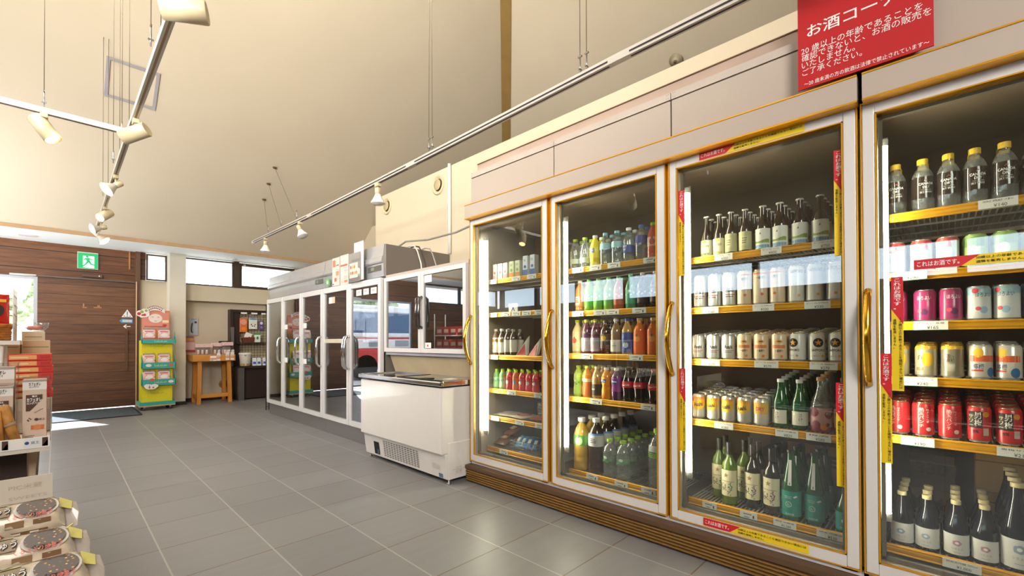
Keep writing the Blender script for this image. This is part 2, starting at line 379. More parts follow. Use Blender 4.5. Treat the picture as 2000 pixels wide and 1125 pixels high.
    # right partition behind the refrigerators
    m = MB(); m.box(2.95, 3.1, -3.0, 5.4, 0, 2.92, cw); struct(m, 'wall_right')
    m = MB(); m.box(4.07, 4.2, 5.2, 9.3, 0, 3.15, cw); m.box(3.1, 4.2, 5.28, 5.4, 0, 2.92, cw); struct(m, 'wall_recess')
    m = MB(); m.box(8.3, 8.45, -4.5, 8.5, 0, 2.7, cw); m.box(4.3, 8.45, 8.4, 8.5, 0, 2.7, cw); struct(m, 'wall_outer')
    # unseen overhang added outside to keep the sun off the high windows
    m = MB(); m.box(-4.9, 4.5, 9.5, 10.6, 2.56, 2.66, mat('sun_blocker_grey', 'b9b4aa', .7)); struct(m, 'added_sun_blocker')
room()
# ------------------------------------------------------------------ reach-in coolers
XF, XG, XRL, XB = 2.166, 2.184, 2.30, 2.86          # door face, glass, shelf rail, back of interior
NOTE1 = 'これはお酒です。'; NOTE2 = '20歳以上の年齢であることを確認できない場合には'; NOTE3 = '酒類を販売しません。'
YEL = lambda: ink('f2cf1c')
RED = lambda: ink('d3202c')
def strip_flat(parent, x, y0, y1, z0, z1):
    """horizontal warning strip, y0 is the viewer's left end"""
    L, h = y0 - y1, z1 - z0
    m = MB(); f = on_x(x, y0, z0); m.rect(f, 0, L, 0, h, YEL())
    f = on_x(x - .0006, y0, z0); m.flat([(0, 0), (.28 * L, h * .0 + h * .02), (.62 * L * .62, h), (0, h)], [(0, 1, 2, 3)], f, RED())
    f = on_x(x - .0012, y0, z0); m.text(NOTE1, f, PAPER(), w=L * .25, h=h * .52, cx=L * .145, cy=h * .52, bold=.012)
    m.text(NOTE2, f, BLACK(), w=L * .62, h=h * .28, cx=L * .67, cy=h * .7, bold=.008); m.text(NOTE3, f, BLACK(), w=L * .25, h=h * .26, cx=L * .485, cy=h * .3, bold=.008)
    return tag(m.build('warning_sticker', parent), 'red and yellow warning strip lettered along the door')
def strip_tall(parent, x, y0, y1, z0, z1):
    w, L = y0 - y1, z1 - z0
    m = MB(); f = on_x(x, y0, z0); m.rect(f, 0, w, 0, L, YEL())
    f = on_x(x - .0006, y0, z0); m.flat([(0, L), (0, L * .72), (w, L * .58), (w, L)], [(0, 1, 2, 3)], f, RED())
    f = on_x(x - .0012, y0, z0)
    m.text('\n'.join(NOTE1), f, PAPER(), w=w * .62, h=L * .27, cx=w * .5, cy=L * .85, bold=.012)
    m.text('\n'.join(NOTE2), f, BLACK(), w=w * .3, h=L * .62, cx=w * .74, cy=L * .33, bold=.008); m.text('\n'.join(NOTE3), f, BLACK(), w=w * .28, h=L * .26, cx=w * .28, cy=L * .5, bold=.008)
    return tag(m.build('warning_sticker', parent), 'red and yellow warning strip lettered downwards')
def price_tag(shelf, y, z, w=.085, price=None, name=None, h=.034):
    m = MB(); x = XRL - .006
    m.box(x - .002, x, y - w / 2, y + w / 2, z - h * .62, z + h * .38, PAPER())
    f = on_x(x - .0028, y, z - h * .12)
    if price: m.text(price, f, BLACK(), h=h * .34, cx=.006, cy=-h * .2)
    else: m.rect(f, -w * .25, w * .05, -h * .3, -h * .22, ink('55504c')); m.rect(f, w * .25, w * .33, -h * .3, h * .1, ink('2c3a30'))
    if name: m.text(name, f, BLACK(), w=w * .8, h=h * .2, cx=0, cy=h * .28)
    else: m.rect(f, -w * .3, w * .18, h * .1, h * .2, ink('4a4541'))
    m.rect(f, -w / 2, w / 2, -h * .5, -h * .44, ink('2f6b4a'))
    return m.build('price_tag', shelf)
def shelf(case, y0, y1, zt, tags=(), bars='b9b6b0', name='shelf', tilt=0):
    """wire shelf; zt is the top of its gold price rail; y0>y1"""
    m = MB(); wm = mat('shelf_wire_' + bars, bars, .4, .3)
    n = int((y0 - y1) / .018)
    for i in range(n + 1):
        y = y1 + (y0 - y1) * i / n; zb = zt - .011; zc = zb + tilt * (XB - XRL - .042); m.slab([(XRL + .012, y - .0022, zb - .005), (XB - .03, y - .0022, zc - .005), (XB - .03, y - .0022, zc), (XRL + .012, y - .0022, zb)], (0, .0044, 0), wm)
    for x in (XRL + .02, 2.5, 2.68, XB - .03): dz = tilt * (x - XRL - .012); m.box(x - .004, x + .004, y1, y0, zt - .023 + dz, zt - .0165 + dz, wm)
    s = m.build(name, case)
    m = MB(); g = RAIL()
    m.slab([(XRL + .012, y0, zt), (XRL, y0, zt), (XRL - .003, y0, zt - .004), (XRL + .001, y0, zt - .009), (XRL - .002, y0, zt - .014), (XRL - .002, y0, zt - .022), (XRL + .001, y0, zt - .027), (XRL - .003, y0, zt - .033), (XRL + .012, y0, zt - .033)], (0, y1 - y0, 0), g)
    tag(m.build('price_rail', s), 'gold price rail along the shelf front')
    for t in tags: price_tag(s, t[0], zt - .014, *t[1:])
    return s
def door(case, yl, yr, gl, gr, z0=.152, z1=1.943, gz0=.197, gz1=1.901):
    """white framed glass door; gl, gr are the glass edges"""
    m = MB(); w = FRAMEW(); t = .05
    m.box(XF, XF + t, gl, yl, z0, z1, w, .004); m.box(XF, XF + t, yr, gr, z0, z1, w, .004)
    m.box(XF, XF + t, gr, gl, gz1, z1, w); m.box(XF, XF + t, gr, gl, z0, gz0, w)
    d = m.build('door', case)
    m = MB(); g = GOLD(); e = .005
    for (a, b, c, f_) in ((yr - e, yl + e, z1, z1 + e), (yr - e, yl + e, z0 - e, z0), (yl, yl + e, z0, z1), (yr - e, yr, z0, z1), (gr, gl, gz1 - e, gz1), (gr, gl, gz0, gz0 + e), (gl - e, gl, gz0, gz1), (gr, gr + e, gz0, gz1)):
        m.box(XF - .002, XF + (.012 if gr - .001 <= a and b <= gl + .001 and gz0 - .001 <= c and f_ <= gz1 + .001 else t), a, b, c, f_, g)
    m.build('gold_trim', d)
    m = MB(); k = mat('door_gasket', '6d675f', .6)
    for (a, b, c, f_) in ((gr + e, gr + .018, gz0, gz1), (gl - .018, gl - e, gz0, gz1), (gr, gl, gz1 - .018, gz1 - e), (gr, gl, gz0 + e, gz0 + .018)):
        m.box(XF + .042, XF + .06, a, b, c, f_, k)
    m.build('gasket', d)
    m = MB(); m.box(XG + .002, XG + .007, gr + .001, gl - .001, gz0 + .001, gz1 - .001, clearmat('cooler_glass', 'f3f6f2', .97, .004, .085, .003, .9)); m.build('glass_pane', d)
    m = MB(); hy = (yl + gl) / 2; P = []; R = []
    for i in range(15):
        a = i / 14; P.append((XF - .006 - .06 * math.sin(PI * a) ** .8, hy + .004, .868 + .36 * a)); R.append(.0095 + .004 * math.cos(PI * (2 * a - 1) / 2) ** .5 if 0 < i < 14 else .012)
    m.tube(P, R, mat('polished_gold', 'f4bd45', .16, 1), 10)
    tag(m.build('door_handle', d), 'curved polished gold pull handle')
    m = MB(); m.box(XF + .01, XF + .05, yr, yr + .1, z1 + .004, z1 + .014, BRONZE()); m.box(XF + .012, XF + .05, yr + .01, yr + .06, z0 - .016, z0 - .004, STEEL()); m.build('hinge', d)
    return d
def tube_light(case, y):
    m = MB(); x = 2.25
    m.box(x + .02, x + .026, y - .012, y + .02, .33, 1.83, mat('light_reflector', '9a9488', .5)); 
    o = m.build('light_fixture', case)
    m = MB(); m.tube([(x, y, .37), (x, y, 1.79)], .0125, mat('fluorescent_tube', 'fff6dc', .4, 0, 70, var=0), 12)
    tag(m.build('light_tube', o), 'glowing white fluorescent tube')
    m = MB(); 
    for z in (.345, 1.79): m.tube([(x, y, z), (x, y, z + .025)], .015, WHITE(), 10)
    m.build('tube_cap', o)
def cooler(name, label, ya, yb, edges, yend):
    """ya > yb: ends of the case; edges: door seams on the upper panels"""
    c = empty(name, (0, 0, 0), label, 'display cooler', 'tall gold-trimmed glass door coolers')
    li = mat('cooler_liner_dark', '5a4d40', .6, var=.1); lw = mat('cooler_liner_white', 'cfc9be', .5)
    m = MB(); m.box(XB, XB + .05, yb, ya, .15, 1.95, li); m.build('back_panel', c)
    m = MB(); m.box(2.19, XB + .05, ya - .025, ya, .02, 2.25, PANEL()); m.box(2.19, XB + .05, yb, yb + .025, .02, 2.25, PANEL()); m.build('end_panel', c)
    m = MB(); m.box(2.2, XB, yb + .025, ya - .025, 1.915, 1.95, mat('cooler_liner_top', '7d6c58', .6)); m.build('top_liner', c)
    m = MB(); m.box(2.19, XB + .05, yb, ya, .13, .16, mat('cooler_deck', '6f6a63', .5)); m.box(2.178, 2.2, yb, ya, .126, .15, FRAMEW()); m.build('sill', c)
    m = MB(); p = PANEL(); m.box(2.115, 2.2, yb, ya, 1.945, 2.037, p); h = m.build('header', c)
    m = MB(); g = GOLD()
    m.box(2.112, 2.2, yb, ya, 2.037, 2.043, g); m.box(2.112, 2.2, yb, ya, 1.938, 1.945, g); m.build('gold_trim', h)
    m = MB(); m.box(2.19, 2.215, yb, ya, 1.9, 1.945, BRONZE()); m.box(2.12, 2.19, yb, ya, 1.944, 1.9455, BRONZE()); m.build('recess_channel', c)
    # upper panels, one per door, the rail above them and the pinkish back strip
    for a, b in zip(edges[:-1], edges[1:]):
        m = MB(); m.box(2.165, 2.19, b + .004, a - .004, 2.043, 2.248, p)
        o = m.build('upper_panel', c)
        m = MB(); m.box(2.163, 2.19, b + .002, a - .002, 2.254, 2.291, mat('top_rail_paint', 'c2b5a9', .35))
        sc = mat('screw_head', 'a79c92', .4, .6)
        for y in (b + .012, b + .022, a - .012, a - .022):
            for z in (2.263, 2.283): m.disc(on_x(2.162, y, z), .0028, sc, n=8)
        m.build('top_rail', c)
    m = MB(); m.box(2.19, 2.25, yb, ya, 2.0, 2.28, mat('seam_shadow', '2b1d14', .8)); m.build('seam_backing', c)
    m = MB(); m.box(2.235, 2.26, yb, ya - .01, 2.28, 2.375, mat('top_flashing', 'c6ad9b', .4)); m.box(2.23, 2.9, yb, ya - .012, 2.375, 2.381, mat('top_lid_edge', '6e4a2c', .6)); m.build('top_flashing', c)
    # kick plate with ribs
    m = MB(); kb = mat('kick_brown', '6a5039', .38, .3); 
    m.box(2.135, 2.3, yb, ya + .005, .008, .118, kb); m.box(2.12, 2.2, yb, ya + .005, .1, .124, kb)
    k = m.build('kick_plate', c)
    m = MB(); kg = mat('kick_rib', 'b98c4a', .3, .6)
    for i in range(5): m.box(2.124, 2.137, yb, ya + .003, .018 + i * .016, .024 + i * .016, kg)
    m.build('kick_rib', k)
    return c
CA = cooler('reach_in_cooler', 'triple cream drinks cooler with gold-edged glass doors beside the white chest freezer', 2.555, .237, [2.54, 1.745, .988, .242], 0)
CB = cooler('reach_in_cooler', 'cream drinks cooler with gold-edged glass door under the overhanging red alcohol sign', .222, -1.0, [.217, -.53, -.98], 0)
for y in (1.788, 1.013):
    m = MB(); m.box(2.186, 2.24, y - .016, y + .016, .15, 1.94, BRONZE()); m.box(2.182, 2.186, y - .012, y - .006, .15, 1.94, GOLD()); m.build('mullion', CA)
    m = MB(); m.box(2.22, 2.3, y - .012, y + .012, .2, 1.9, mat('inner_post', 'b9b1a4', .5)); m.build('inner_post', CA)
D1 = door(CA, 2.552, 1.805, 2.519, 1.846); D2 = door(CA, 1.771, 1.026, 1.738, 1.07); D3 = door(CA, 1.0, .247, .965, .2885)
D4 = door(CB, .229, -.52, .19, -.475)
door(CB, -.55, -.99, -.59, -.95)
for c, y in ((CA, 2.477), (CA, 1.73), (CA, .948), (CB, .172)): tube_light(c, y)
SX = 2.1635
strip_flat(D3, SX, .848, .415, 1.905, 1.940)
strip_flat(D3, SX, .84, .414, .158, .194)
for a in ((.961, .93, 1.362, 1.788), (.321, .29, 1.376, 1.799), (.961, .932, .488, .898), (.321, .287, .455, .868)): strip_tall(D3, XG, *a)
strip_flat(D4, XG, .085, -.35, 1.293, 1.328)
for a in ((.149, .115, .849, 1.272), (.182, .15, .575, .988)): strip_tall(D4, XG, *a)
TILT = .085
# shelves: (case, y left, y right, [rail tops], tags)
def tg(*a): return a
for zt, tags in ((1.50, [(2.44,), (2.2,), (2.05,)]), (1.25, [(2.44,), (2.3,), (2.2,), (2.1,), (1.98,)]), (.934, [(2.43,)]), (.682, [(2.25,), (1.99,)]), (.477, [(2.42,), (2.17,), (1.98,)]), (.242, [(2.33,)])):
    shelf(CA, 2.515, 1.84, zt, tags)
for zt, tags in ((1.50, [(1.66,), (1.53,), (1.4,), (1.17,)]), (1.225, [(1.66,), (1.5,), (1.41,), (1.24,)]), (.958, [(1.59,), (1.26,)]), (.685, [(1.53,), (1.19,)]), (.222, [(1.56,), (1.36,), (1.19,)])):
    shelf(CA, 1.74, 1.06, zt, tags)
for zt, tags in ((1.466, [(.785, .085, '¥700', 'ビンビール'), (.575, .085, '¥800', 'ビンビール'), (.375, .085, '¥750', 'ビンビール')]),
                 (1.207, [(.85, .08, '¥360', 'ビール500ml'), (.61, .09, '¥330', 'ビール500ml'), (.4, .095, '¥330', 'ビール500ml')]),
                 (.944, [(.85, .09, '¥270', 'ビール350ml'), (.6, .1, '¥270', 'ビール350ml'), (.38, .1, '¥270', 'ビール350ml')]),
                 (.636, [(.79, .09, '¥280', 'ハイボール350ml'), (.52, .09, '¥820', '純米 吟醸酒'), (.4, .09, '¥580', '梅酒')]),
                 (.228, [(.86, .07), (.68, .075), (.53, .09, '¥1,380', '純米 吟醸酒'), (.36, .1, '¥530', '純米 吟醸酒')])):
    shelf(CA, .968, .262, zt, tags, 'd8d5ce' if zt < .3 else 'b9b6b0', tilt=TILT if .3 < zt < 1.3 else 0)
for zt, tags in ((1.533, [(-.13, .095, '¥140', '炭酸水')]), (1.302, [(.1, .095, '¥200', 'ビール350ml')]), (1.109, [(.045, .095, '¥165', 'ほろよい 各種')]), (.897, [(.075, .095, '¥240', '角ハイボール')]),
                 (.668, [(.085, .095, '¥190', '梅酒サワー'), (-.17, .1, '¥210', '男梅サワー')]), (.236, [(-.03, .1, '¥1,000', '純米大吟醸 300ml')])):
    shelf(CB, .19, -.5, zt, tags, tilt=TILT if .3 < zt < 1.4 else 0)
# ------------------------------------------------------------------ goods
ORD = ['front', 'second', 'third', 'fourth', 'fifth', 'sixth', 'seventh', 'eighth', 'ninth']
NUM = ['first', 'second', 'third', 'fourth', 'fifth', 'sixth', 'seventh', 'eighth', 'ninth']
def scribble(m, fn, inkm, u0, u1, v, n=1, h=.003):
    for k in range(n): m.rect(fn, u0, u0 + (u1 - u0) * random.uniform(.7, 1), v - k * h * 2.2, v - k * h * 2.2 + h, inkm, 4)
def can(h, r, base, deco=None, lidc='c9c9c9', name='drink_can', metal=.0, bands=()):
    """bands: (z0,z1,hex) fractions of the height"""
    cu = mat('can_' + base + ('m' if metal else ''), base, .3, metal, coat=.3, var=.03)
    zs = sorted(set([.06, .9] + [b[0] for b in bands] + [b[1] for b in bands]))
    prof = [(r * .78, 0), (r * .8, .004), (r, h * .06)]; ms = [plast('b8b8b8', .25), plast('b8b8b8', .25)]
    prof.append((r, h * .06)); ms.append(cu)
    for a, b in zip(zs[:-1], zs[1:]):
        mm = cu
        for (p, q, c) in bands:
            if p <= (a + b) / 2 <= q: mm = mat('can_' + c, c, .3, 0, coat=.3, var=.03)
        prof.append((r, h * b)); ms.append(mm)
    prof += [(r * .84, h * .975)]; ms += [cu if not bands else ms[-1]]
    m = MB(); m.lathe(prof, cu, 20, mats=ms)
    if deco: deco(m, r, h)
    o = m.build(name)
    m = MB(); lm = mat('can_lid_' + lidc, lidc, .25, .85, var=.02)
    m.lathe([(r * .84, h * .975), (r * .87, h * .985), (r * .85, h), (r * .79, h), (r * .77, h * .97), (0, h * .97)], lm, 20)
    m.disc(lambda u, v: (u, v, h * .975), r * .22, lm, -r * .2, 0, 8, r * .32)
    m.build('can_lid', o)
    return o
P500 = [(0, 0), (.8, 0), (1, .04), (1, .14), (.95, .16), (1, .18), (1, .58), (.97, .66), (.8, .77), (.5, .87), (.4, .9), (.4, .94)]
PSQ = [(0, 0), (.85, 0), (1, .03), (1, .6), (.98, .68), (.8, .76), (.48, .85), (.4, .88), (.4, .93)]
PCOKE = [(0, 0), (.75, 0), (.85, .04), (.98, .1), (.84, .22), (.98, .4), (1, .5), (.98, .6), (.75, .72), (.45, .86), (.38, .9), (.38, .94)]
PFAN = [(0, 0), (.8, 0), (.95, .04), (1, .12), (.97, .28), (.84, .44), (.97, .58), (1, .68), (.85, .78), (.5, .88), (.4, .91), (.4, .94)]
PBEER = [(0, 0), (.94, 0), (1, .02), (1, .52), (.95, .58), (.62, .68), (.46, .76), (.42, .9), (.44, .97)]
PWINE = [(0, 0), (.92, 0), (1, .02), (1, .6), (.93, .66), (.5, .74), (.4, .79), (.38, .97)]
PSAKE = [(0, 0), (.93, 0), (1, .02), (1, .42), (.93, .52), (.6, .72), (.42, .84), (.38, .96)]
PSHORT = [(0, 0), (.93, 0), (1, .03), (1, .45), (.92, .54), (.55, .72), (.4, .82), (.38, .93)]
P2L = [(0, 0), (.85, 0), (1, .03), (1, .12), (.96, .14), (1, .16), (1, .24), (.96, .26), (1, .28), (1, .62), (.96, .7), (.75, .8), (.4, .88), (.32, .9), (.32, .945)]
PSPARK = [(0, 0), (.6, 0), (.85, .05), (1, .18), (1, .6), (.95, .7), (.72, .79), (.45, .85), (.42, .88), (.42, .93)]
def bottle(prof, h, r, body, capc, lab=None, deco=None, name='drink_bottle', cap=(.925, 1, .46), n=18, foil=None, fill=None):
    """lab: (z0,z1,hex) or list of such bands; deco(m, r, h) adds print to the label mesh"""
    m = MB(); m.lathe([(r * a, h * z) for a, z in prof], body, n)
    if fill: pass
    o = m.build(name)
    z0, z1, cr = cap
    m = MB(); cm = plast(capc, .35) if isinstance(capc, str) else capc
    m.lathe([(r * cr * .97, h * z0), (r * cr, h * (z0 + .008)), (r * cr, h * (z1 - .008)), (r * cr * .95, h * z1), (r * cr * .95, h * z1), (0, h * z1)], cm, 16)
    m.build('bottle_cap', o)
    if lab or deco:
        m = MB()
        rad = lambda z: r * next((a0 + (a1 - a0) * (z - q0) / max(q1 - q0, 1e-6) for (a0, q0), (a1, q1) in zip(prof[1:-1], prof[2:]) if q0 <= z <= q1), 1)
        for b in (lab or []):
            za, zb, c = b[:3]; arc = b[3] if len(b) > 3 else None
            cm = c if not isinstance(c, str) else mat('label_' + c, c, .45, var=.03)
            if arc:
                m.rect(lambda u, v: on_cyl(r * 1.012)(u, v), -arc * r, arc * r, h * za, h * zb, cm, 10)
            else:
                zz = sorted(set([za, zb] + [z for _, z in prof if za < z < zb]))
                m.lathe([(rad(z) * 1.012 + .0003, h * z) for z in zz], cm, n)
        if deco: deco(m, r * 1.02, h)
        m.build('label', o)
    return o
PLACED = {}
def put(proto, key, label, group, cat, x, y, z, rz=0):
    """place a good: the first time the source itself, afterwards a copy with copies of its parts"""
    if key in PLACED:
        src, ks = PLACED[key]; o = copy_tree(src, ks)
    else:
        o = proto(); PLACED[key] = (o, kids(o))
    tag(o, label, cat, group); o.location = (x, y, z); o.rotation_euler[2] = rz
    return o
def rows(case, shelfname, z, items, x0, dx, cat_default='bottle', jit=.0012, rot=.25, tilt=0):
    """items: (y, spec, depth); spec from GOODS"""
    seen = {}
    for col, it in enumerate(items):
        y, key, depth = it[:3]; xx = it[3] if len(it) > 3 else x0; dd = it[4] if len(it) > 4 else dx
        g = GOODS[key]
        for k in range(depth):
            where = f'{ORD[k]} in {NUM[col]} file, {shelfname}, {case}'
            put(g[0], key, f'{g[1]}, {where}', f'{g[2]} on the {shelfname} behind the {case}', g[3], xx + k * dd + random.uniform(-jit, jit) * (k > 0), y + random.uniform(-jit, jit) * (k > 0), z + .003 + tilt * (xx + k * dd + .03 - XRL - .012 + (.006 if tilt else 0)), (random.uniform(-rot, rot) + (g[4] if len(g) > 4 else 0)))
def deco_star(m, r, h):
    f = on_cyl(r * 1.01); g = on_cyl(r * 1.02)
    m.disc(f, r * .62, BLACK(), 0, h * .66, 24); m.star(on_cyl(r * 1.035), r * .46, ink('e79a2b'), 0, h * .66)
    m.text('SAPPORO', g, BLACK(), w=r * 1.6, h=h * .085, cy=h * .4, bold=.02)
    m.text('黒ラベル', g, ink('3a3a3a'), w=r * .7, cx=-r * .2, cy=h * .2); m.disc(g, r * .17, ink('d9a441'), r * .5, h * .2, 10)
def deco_star5(m, r, h):
    g = on_cyl(r * 1.012); m.text('SAPPORO', g, BLACK(), w=r * 1.7, h=h * .085, cy=h * .84, bold=.02)
    m.text('黒ラベル', g, ink('3a3a3a'), w=r * .9, cy=h * .48); m.disc(g, r * .2, ink('d9a441'), r * .3, h * .2, 10)
def deco_kirin(m, r, h):
    g = on_cyl(r * 1.008); o = ink('dd7f45')
    m.disc(g, r * .5, ink('dfae5e'), 0, h * .7, 14, r * .3); m.disc(on_cyl(r * 1.013), r * .3, ink('8a5a2c'), r * .05, h * .71, 10, r * .1)
    m.rect(g, -r * .85, r * .85, h * .46, h * .58, o, 6); m.text('一番搾り', on_cyl(r * 1.014), ink('3a2a20'), w=r * 1.0, h=h * .1, cy=h * .36, bold=.02); m.disc(g, r * .2, o, r * .35, h * .16, 12)
def deco_kirin5(m, r, h):
    g = on_cyl(r * 1.008); m.rect(g, -r, r, h * .86, h * .9, ink('d9743f'), 6); m.text('一番搾り', g, ink('3a2a20'), w=r * 1.2, h=h * .09, cy=h * .76, bold=.02); m.disc(g, r * .22, ink('d9743f'), r * .2, h * .3, 12)
def deco_asahi(m, r, h):
    g = on_cyl(r * 1.008); m.text('Asahi', g, ink('1d2430'), w=r * 1.2, h=h * .15, cy=h * .5, bold=.03); m.rect(g, -r * .8, r * .8, h * .34, h * .36, ink('b03038'), 6); m.rect(g, -r * .7, r * .5, h * .28, h * .3, ink('333333'), 6)
def deco_highball(m, r, h):
    f = on_cyl(r * 1.006); m.band(f, [r * (-1.2 + .2 * i) for i in range(13)], lambda u: h * (.36 + .2 * max(0, abs(u / r) - .4)), lambda u: h * .86, ink('e3b21f'))
    m.rect(on_cyl(r * 1.009), -r * 1.2, r * 1.2, h * .78, h * .88, ink('cf7420'), 8); m.text('Asahi', on_cyl(r * 1.015), BLACK(), w=r * 1.4, h=h * .17, cy=h * .58, bold=.03, rot=.12); m.rect(on_cyl(r * 1.012), -r * 1.1, -r * .7, h * .7, h * .84, ink('c8303a'), 3)
def deco_dry(m, r, h):
    deco0 = on_cyl(r * 1.006); m.rect(deco0, -r * 1.2, r * 1.2, h * .42, h * .86, ink('e2ac28'), 8); m.text('DRY', on_cyl(r * 1.014), ink('c23b22'), w=r * 1.2, h=h * .14, cy=h * .62, bold=.04)
def deco_horo(bg, spot):
    def d(m, r, h):
        g = on_cyl(r * 1.008); m.text('ほろよい', g, ink('2a2630') if bg else ink('f3e9ee'), w=r * 1.3, h=h * .12, cx=r * .1, cy=h * .74)
        m.disc(g, r * .35, ink(spot), r * .1, h * .3, 14, h * .1); m.disc(on_cyl(r * 1.013), r * .24, ink('e4566a'), -r * .35, h * .34, 10, h * .06)
        if bg: m.disc(g, r * .3, ink('d9424c'), -r * .6, h * .86, 12)
    return d
def deco_lemon(m, r, h):
    g = on_cyl(r * 1.008); m.disc(g, r * .55, ink('e5b02a'), r * .35, h * .55, 16, h * .22); m.text('角', g, ink('4a3a1e'), w=r * .5, cx=-r * .35, cy=h * .6, bold=.02); m.rect(g, -r * .7, 0, h * .2, h * .3, ink('8a7a50'), 4)
def deco_kaku(m, r, h):
    g = on_cyl(r * 1.008); m.text('濃い', g, ink('4a3a1e'), w=r * .6, h=h * .25, cy=h * .6, bold=.008); m.rect(g, -r * .4, r * .4, h * .2, h * .42, ink('a8a296'), 4)
def deco_cit(m, r, h):
    g = on_cyl(r * 1.006); m.disc(g, r * .45, ink('f0c53a'), -r * .4, h * .76, 14, h * .14); m.rect(g, -r * 1.1, r * 1.1, h * .5, h * .68, ink('e8683a'), 8)
    m.text('檸檬', on_cyl(r * 1.014), ink('26406e'), w=r * .9, h=h * .16, cx=-r * .4, cy=h * .36, bold=.006); m.disc(g, r * .4, ink('2f6fa8'), r * .7, h * .2, 12, h * .14); m.rect(on_cyl(r * 1.012), -r, 0, h * .22, h * .27, ink('d94a3a'), 5)
def deco_punch(m, r, h):
    g = on_cyl(r * 1.008); m.text('\n'.join('熱玉パンチ'), g, ink('f6efe6'), h=h * .58, cx=-r * .35, cy=h * .56, bold=.004); m.text('\n'.join('ワインソーダ'), g, ink('f6efe6'), h=h * .4, cx=r * .2, cy=h * .6); m.disc(g, r * .24, ink('efe3d8'), r * .3, h * .22, 12)
def deco_ume(m, r, h):
    g = on_cyl(r * 1.008); f = on_cyl(r * 1.014); m.rect(g, -r * .75, r * .45, h * .4, h * .86, BLACK(), 6)
    m.text('男\n梅', f, ink('f5f0ea'), w=r * .6, h=h * .4, cx=r * .1, cy=h * .64, bold=.008); m.text('\n'.join('サワー'), f, ink('f0d8a0'), h=h * .3, cx=-r * .5, cy=h * .62); m.text('5%', f, BLACK(), w=r * .5, cx=-r * .1, cy=h * .3, bold=.03); m.disc(g, r * .3, ink('e39a35'), r * .75, h * .78, 10); m.rect(g, r * .5, r * 1.0, h * .2, h * .4, ink('c9bcb0'), 4)
def deco_lite(m, r, h):
    g = on_cyl(r * 1.008); m.text('Asahi', g, ink('9a2a2e'), w=r * 1.0, h=h * .13, cy=h * .72, bold=.02); m.rect(g, r * .2, r * .45, h * .7, h * .92, ink('c0303a'), 2); m.rect(g, -r * .8, r * .8, h * .3, h * .5, ink('c9d2da'), 6)
def deco_green(m, r, h):
    g = on_cyl(r * 1.008); m.rect(g, -r, r, h * .62, h * .9, ink('6f9a3a'), 6); m.disc(on_cyl(r * 1.012), r * .5, ink('e6ead0'), 0, h * .5, 12, h * .16)
def deco_canada(m, r, h):
    g = on_cyl(r * 1.002); wp = PAPER(); m.text('CANADA\nDRY', g, wp, w=r * 1.35, h=h * .105, cy=h * .5, bold=.02); m.text('THE TANSAN', g, wp, w=r * .9, h=h * .014, cy=h * .42); m.text('SKY SPARK', g, wp, w=r * 1.1, h=h * .035, cy=h * .38)
    for u0, u1, v0, v1 in ((-.75, -.1, .575, .59), (.1, .75, .59, .575)): m.flat([(u0 * r, v0 * h), (u0 * r, (v0 - .008) * h), (u1 * r, (v1 - .008) * h), (u1 * r, v1 * h)], [(0, 1, 2, 3)], g, wp)
    m.disc(g, r * .08, ink('c0392b'), 0, h * .6, 8)
def deco_land(m, r, h):
    g = on_cyl(r * 1.004)
    m.band(g, [r * (-1.1 + .2 * i) for i in range(12)], lambda u: h * .19, lambda u: h * (.25 + .015 * math.sin(u / r * 3 - .5) + .012 * u / r), ink('7d9440'))
    m.rect(on_cyl(r * 1.007), -r * 1.1, r * 1.1, h * .19, h * .205, ink('d8c14a'), 8); m.rect(on_cyl(r * 1.007), -r * 1.1, r * 1.1, h * .09, h * .155, ink('6aa3cf'), 8)
    m.flat([(-r * .3, h * .38), (-r * .05, h * .38), (-r * .12, h * .425)], [(0, 1, 2)], g, ink('3c4a3c'))
def deco_word(t, c='3f3c30', z=.3, w=1.3, sub='7f9b3a'):
    def d(m, r, h):
        g = on_cyl(r * 1.004); m.text(t, g, ink(c), w=r * w, cy=h * z, bold=.02); m.disc(g, r * .35, ink(sub), -r * .1, h * .4, 12, h * .04); m.rect(g, -r * .8, r * .8, h * .1, h * .14, ink(sub), 6)
    return d
def deco_wine(leaf, line, word):
    def d(m, r, h):
        g = on_cyl(r * 1.003); m.star(g, r * .38, ink('9a7a5a'), -r * .1, h * .475); m.rect(g, -r * .98, r * .98, h * .375, h * .381, ink(line), 6); m.text(word, g, ink('2a2622'), h=h * .12, cx=-r * .5, cy=h * .28)
        rn = random.Random(3)
        for i in range(26):
            t = rn.random(); m.disc(g, r * .075, ink(leaf), r * (.25 + .5 * rn.random() - .18 * (1 - t)), h * (.16 + .2 * t), 6)
    return d
def deco_sake(m, r, h):
    g = on_cyl(r * 1.003); wp = PAPER(); m.text('YAMA NO\nMEGUMI', g, wp, w=r * .8, h=h * .04, cx=-r * .2, cy=h * .33); m.disc(g, r * .32, wp, -r * .1, h * .23, 16); m.disc(on_cyl(r * 1.007), r * .27, ink('1f8f83'), -r * .1, h * .23, 16)
    m.text('寿', on_cyl(r * 1.01), wp, w=r * .34, cx=-r * .1, cy=h * .23); m.text('純米吟醸', g, wp, w=r * .9, h=h * .03, cy=h * .09)
    m.disc(g, r * .14, wp, r * .5, h * .34, 8, h * .012); m.disc(g, r * .14, wp, r * .66, h * .35, 8, h * .012)
    # tall slip on the neck
    m.add([(-r * .93, -r * .2, h * .5), (-r * .93, r * .2, h * .5), (-r * .44, r * .14, h * .86), (-r * .44, -r * .14, h * .86)], [(0, 3, 2, 1)], wp)
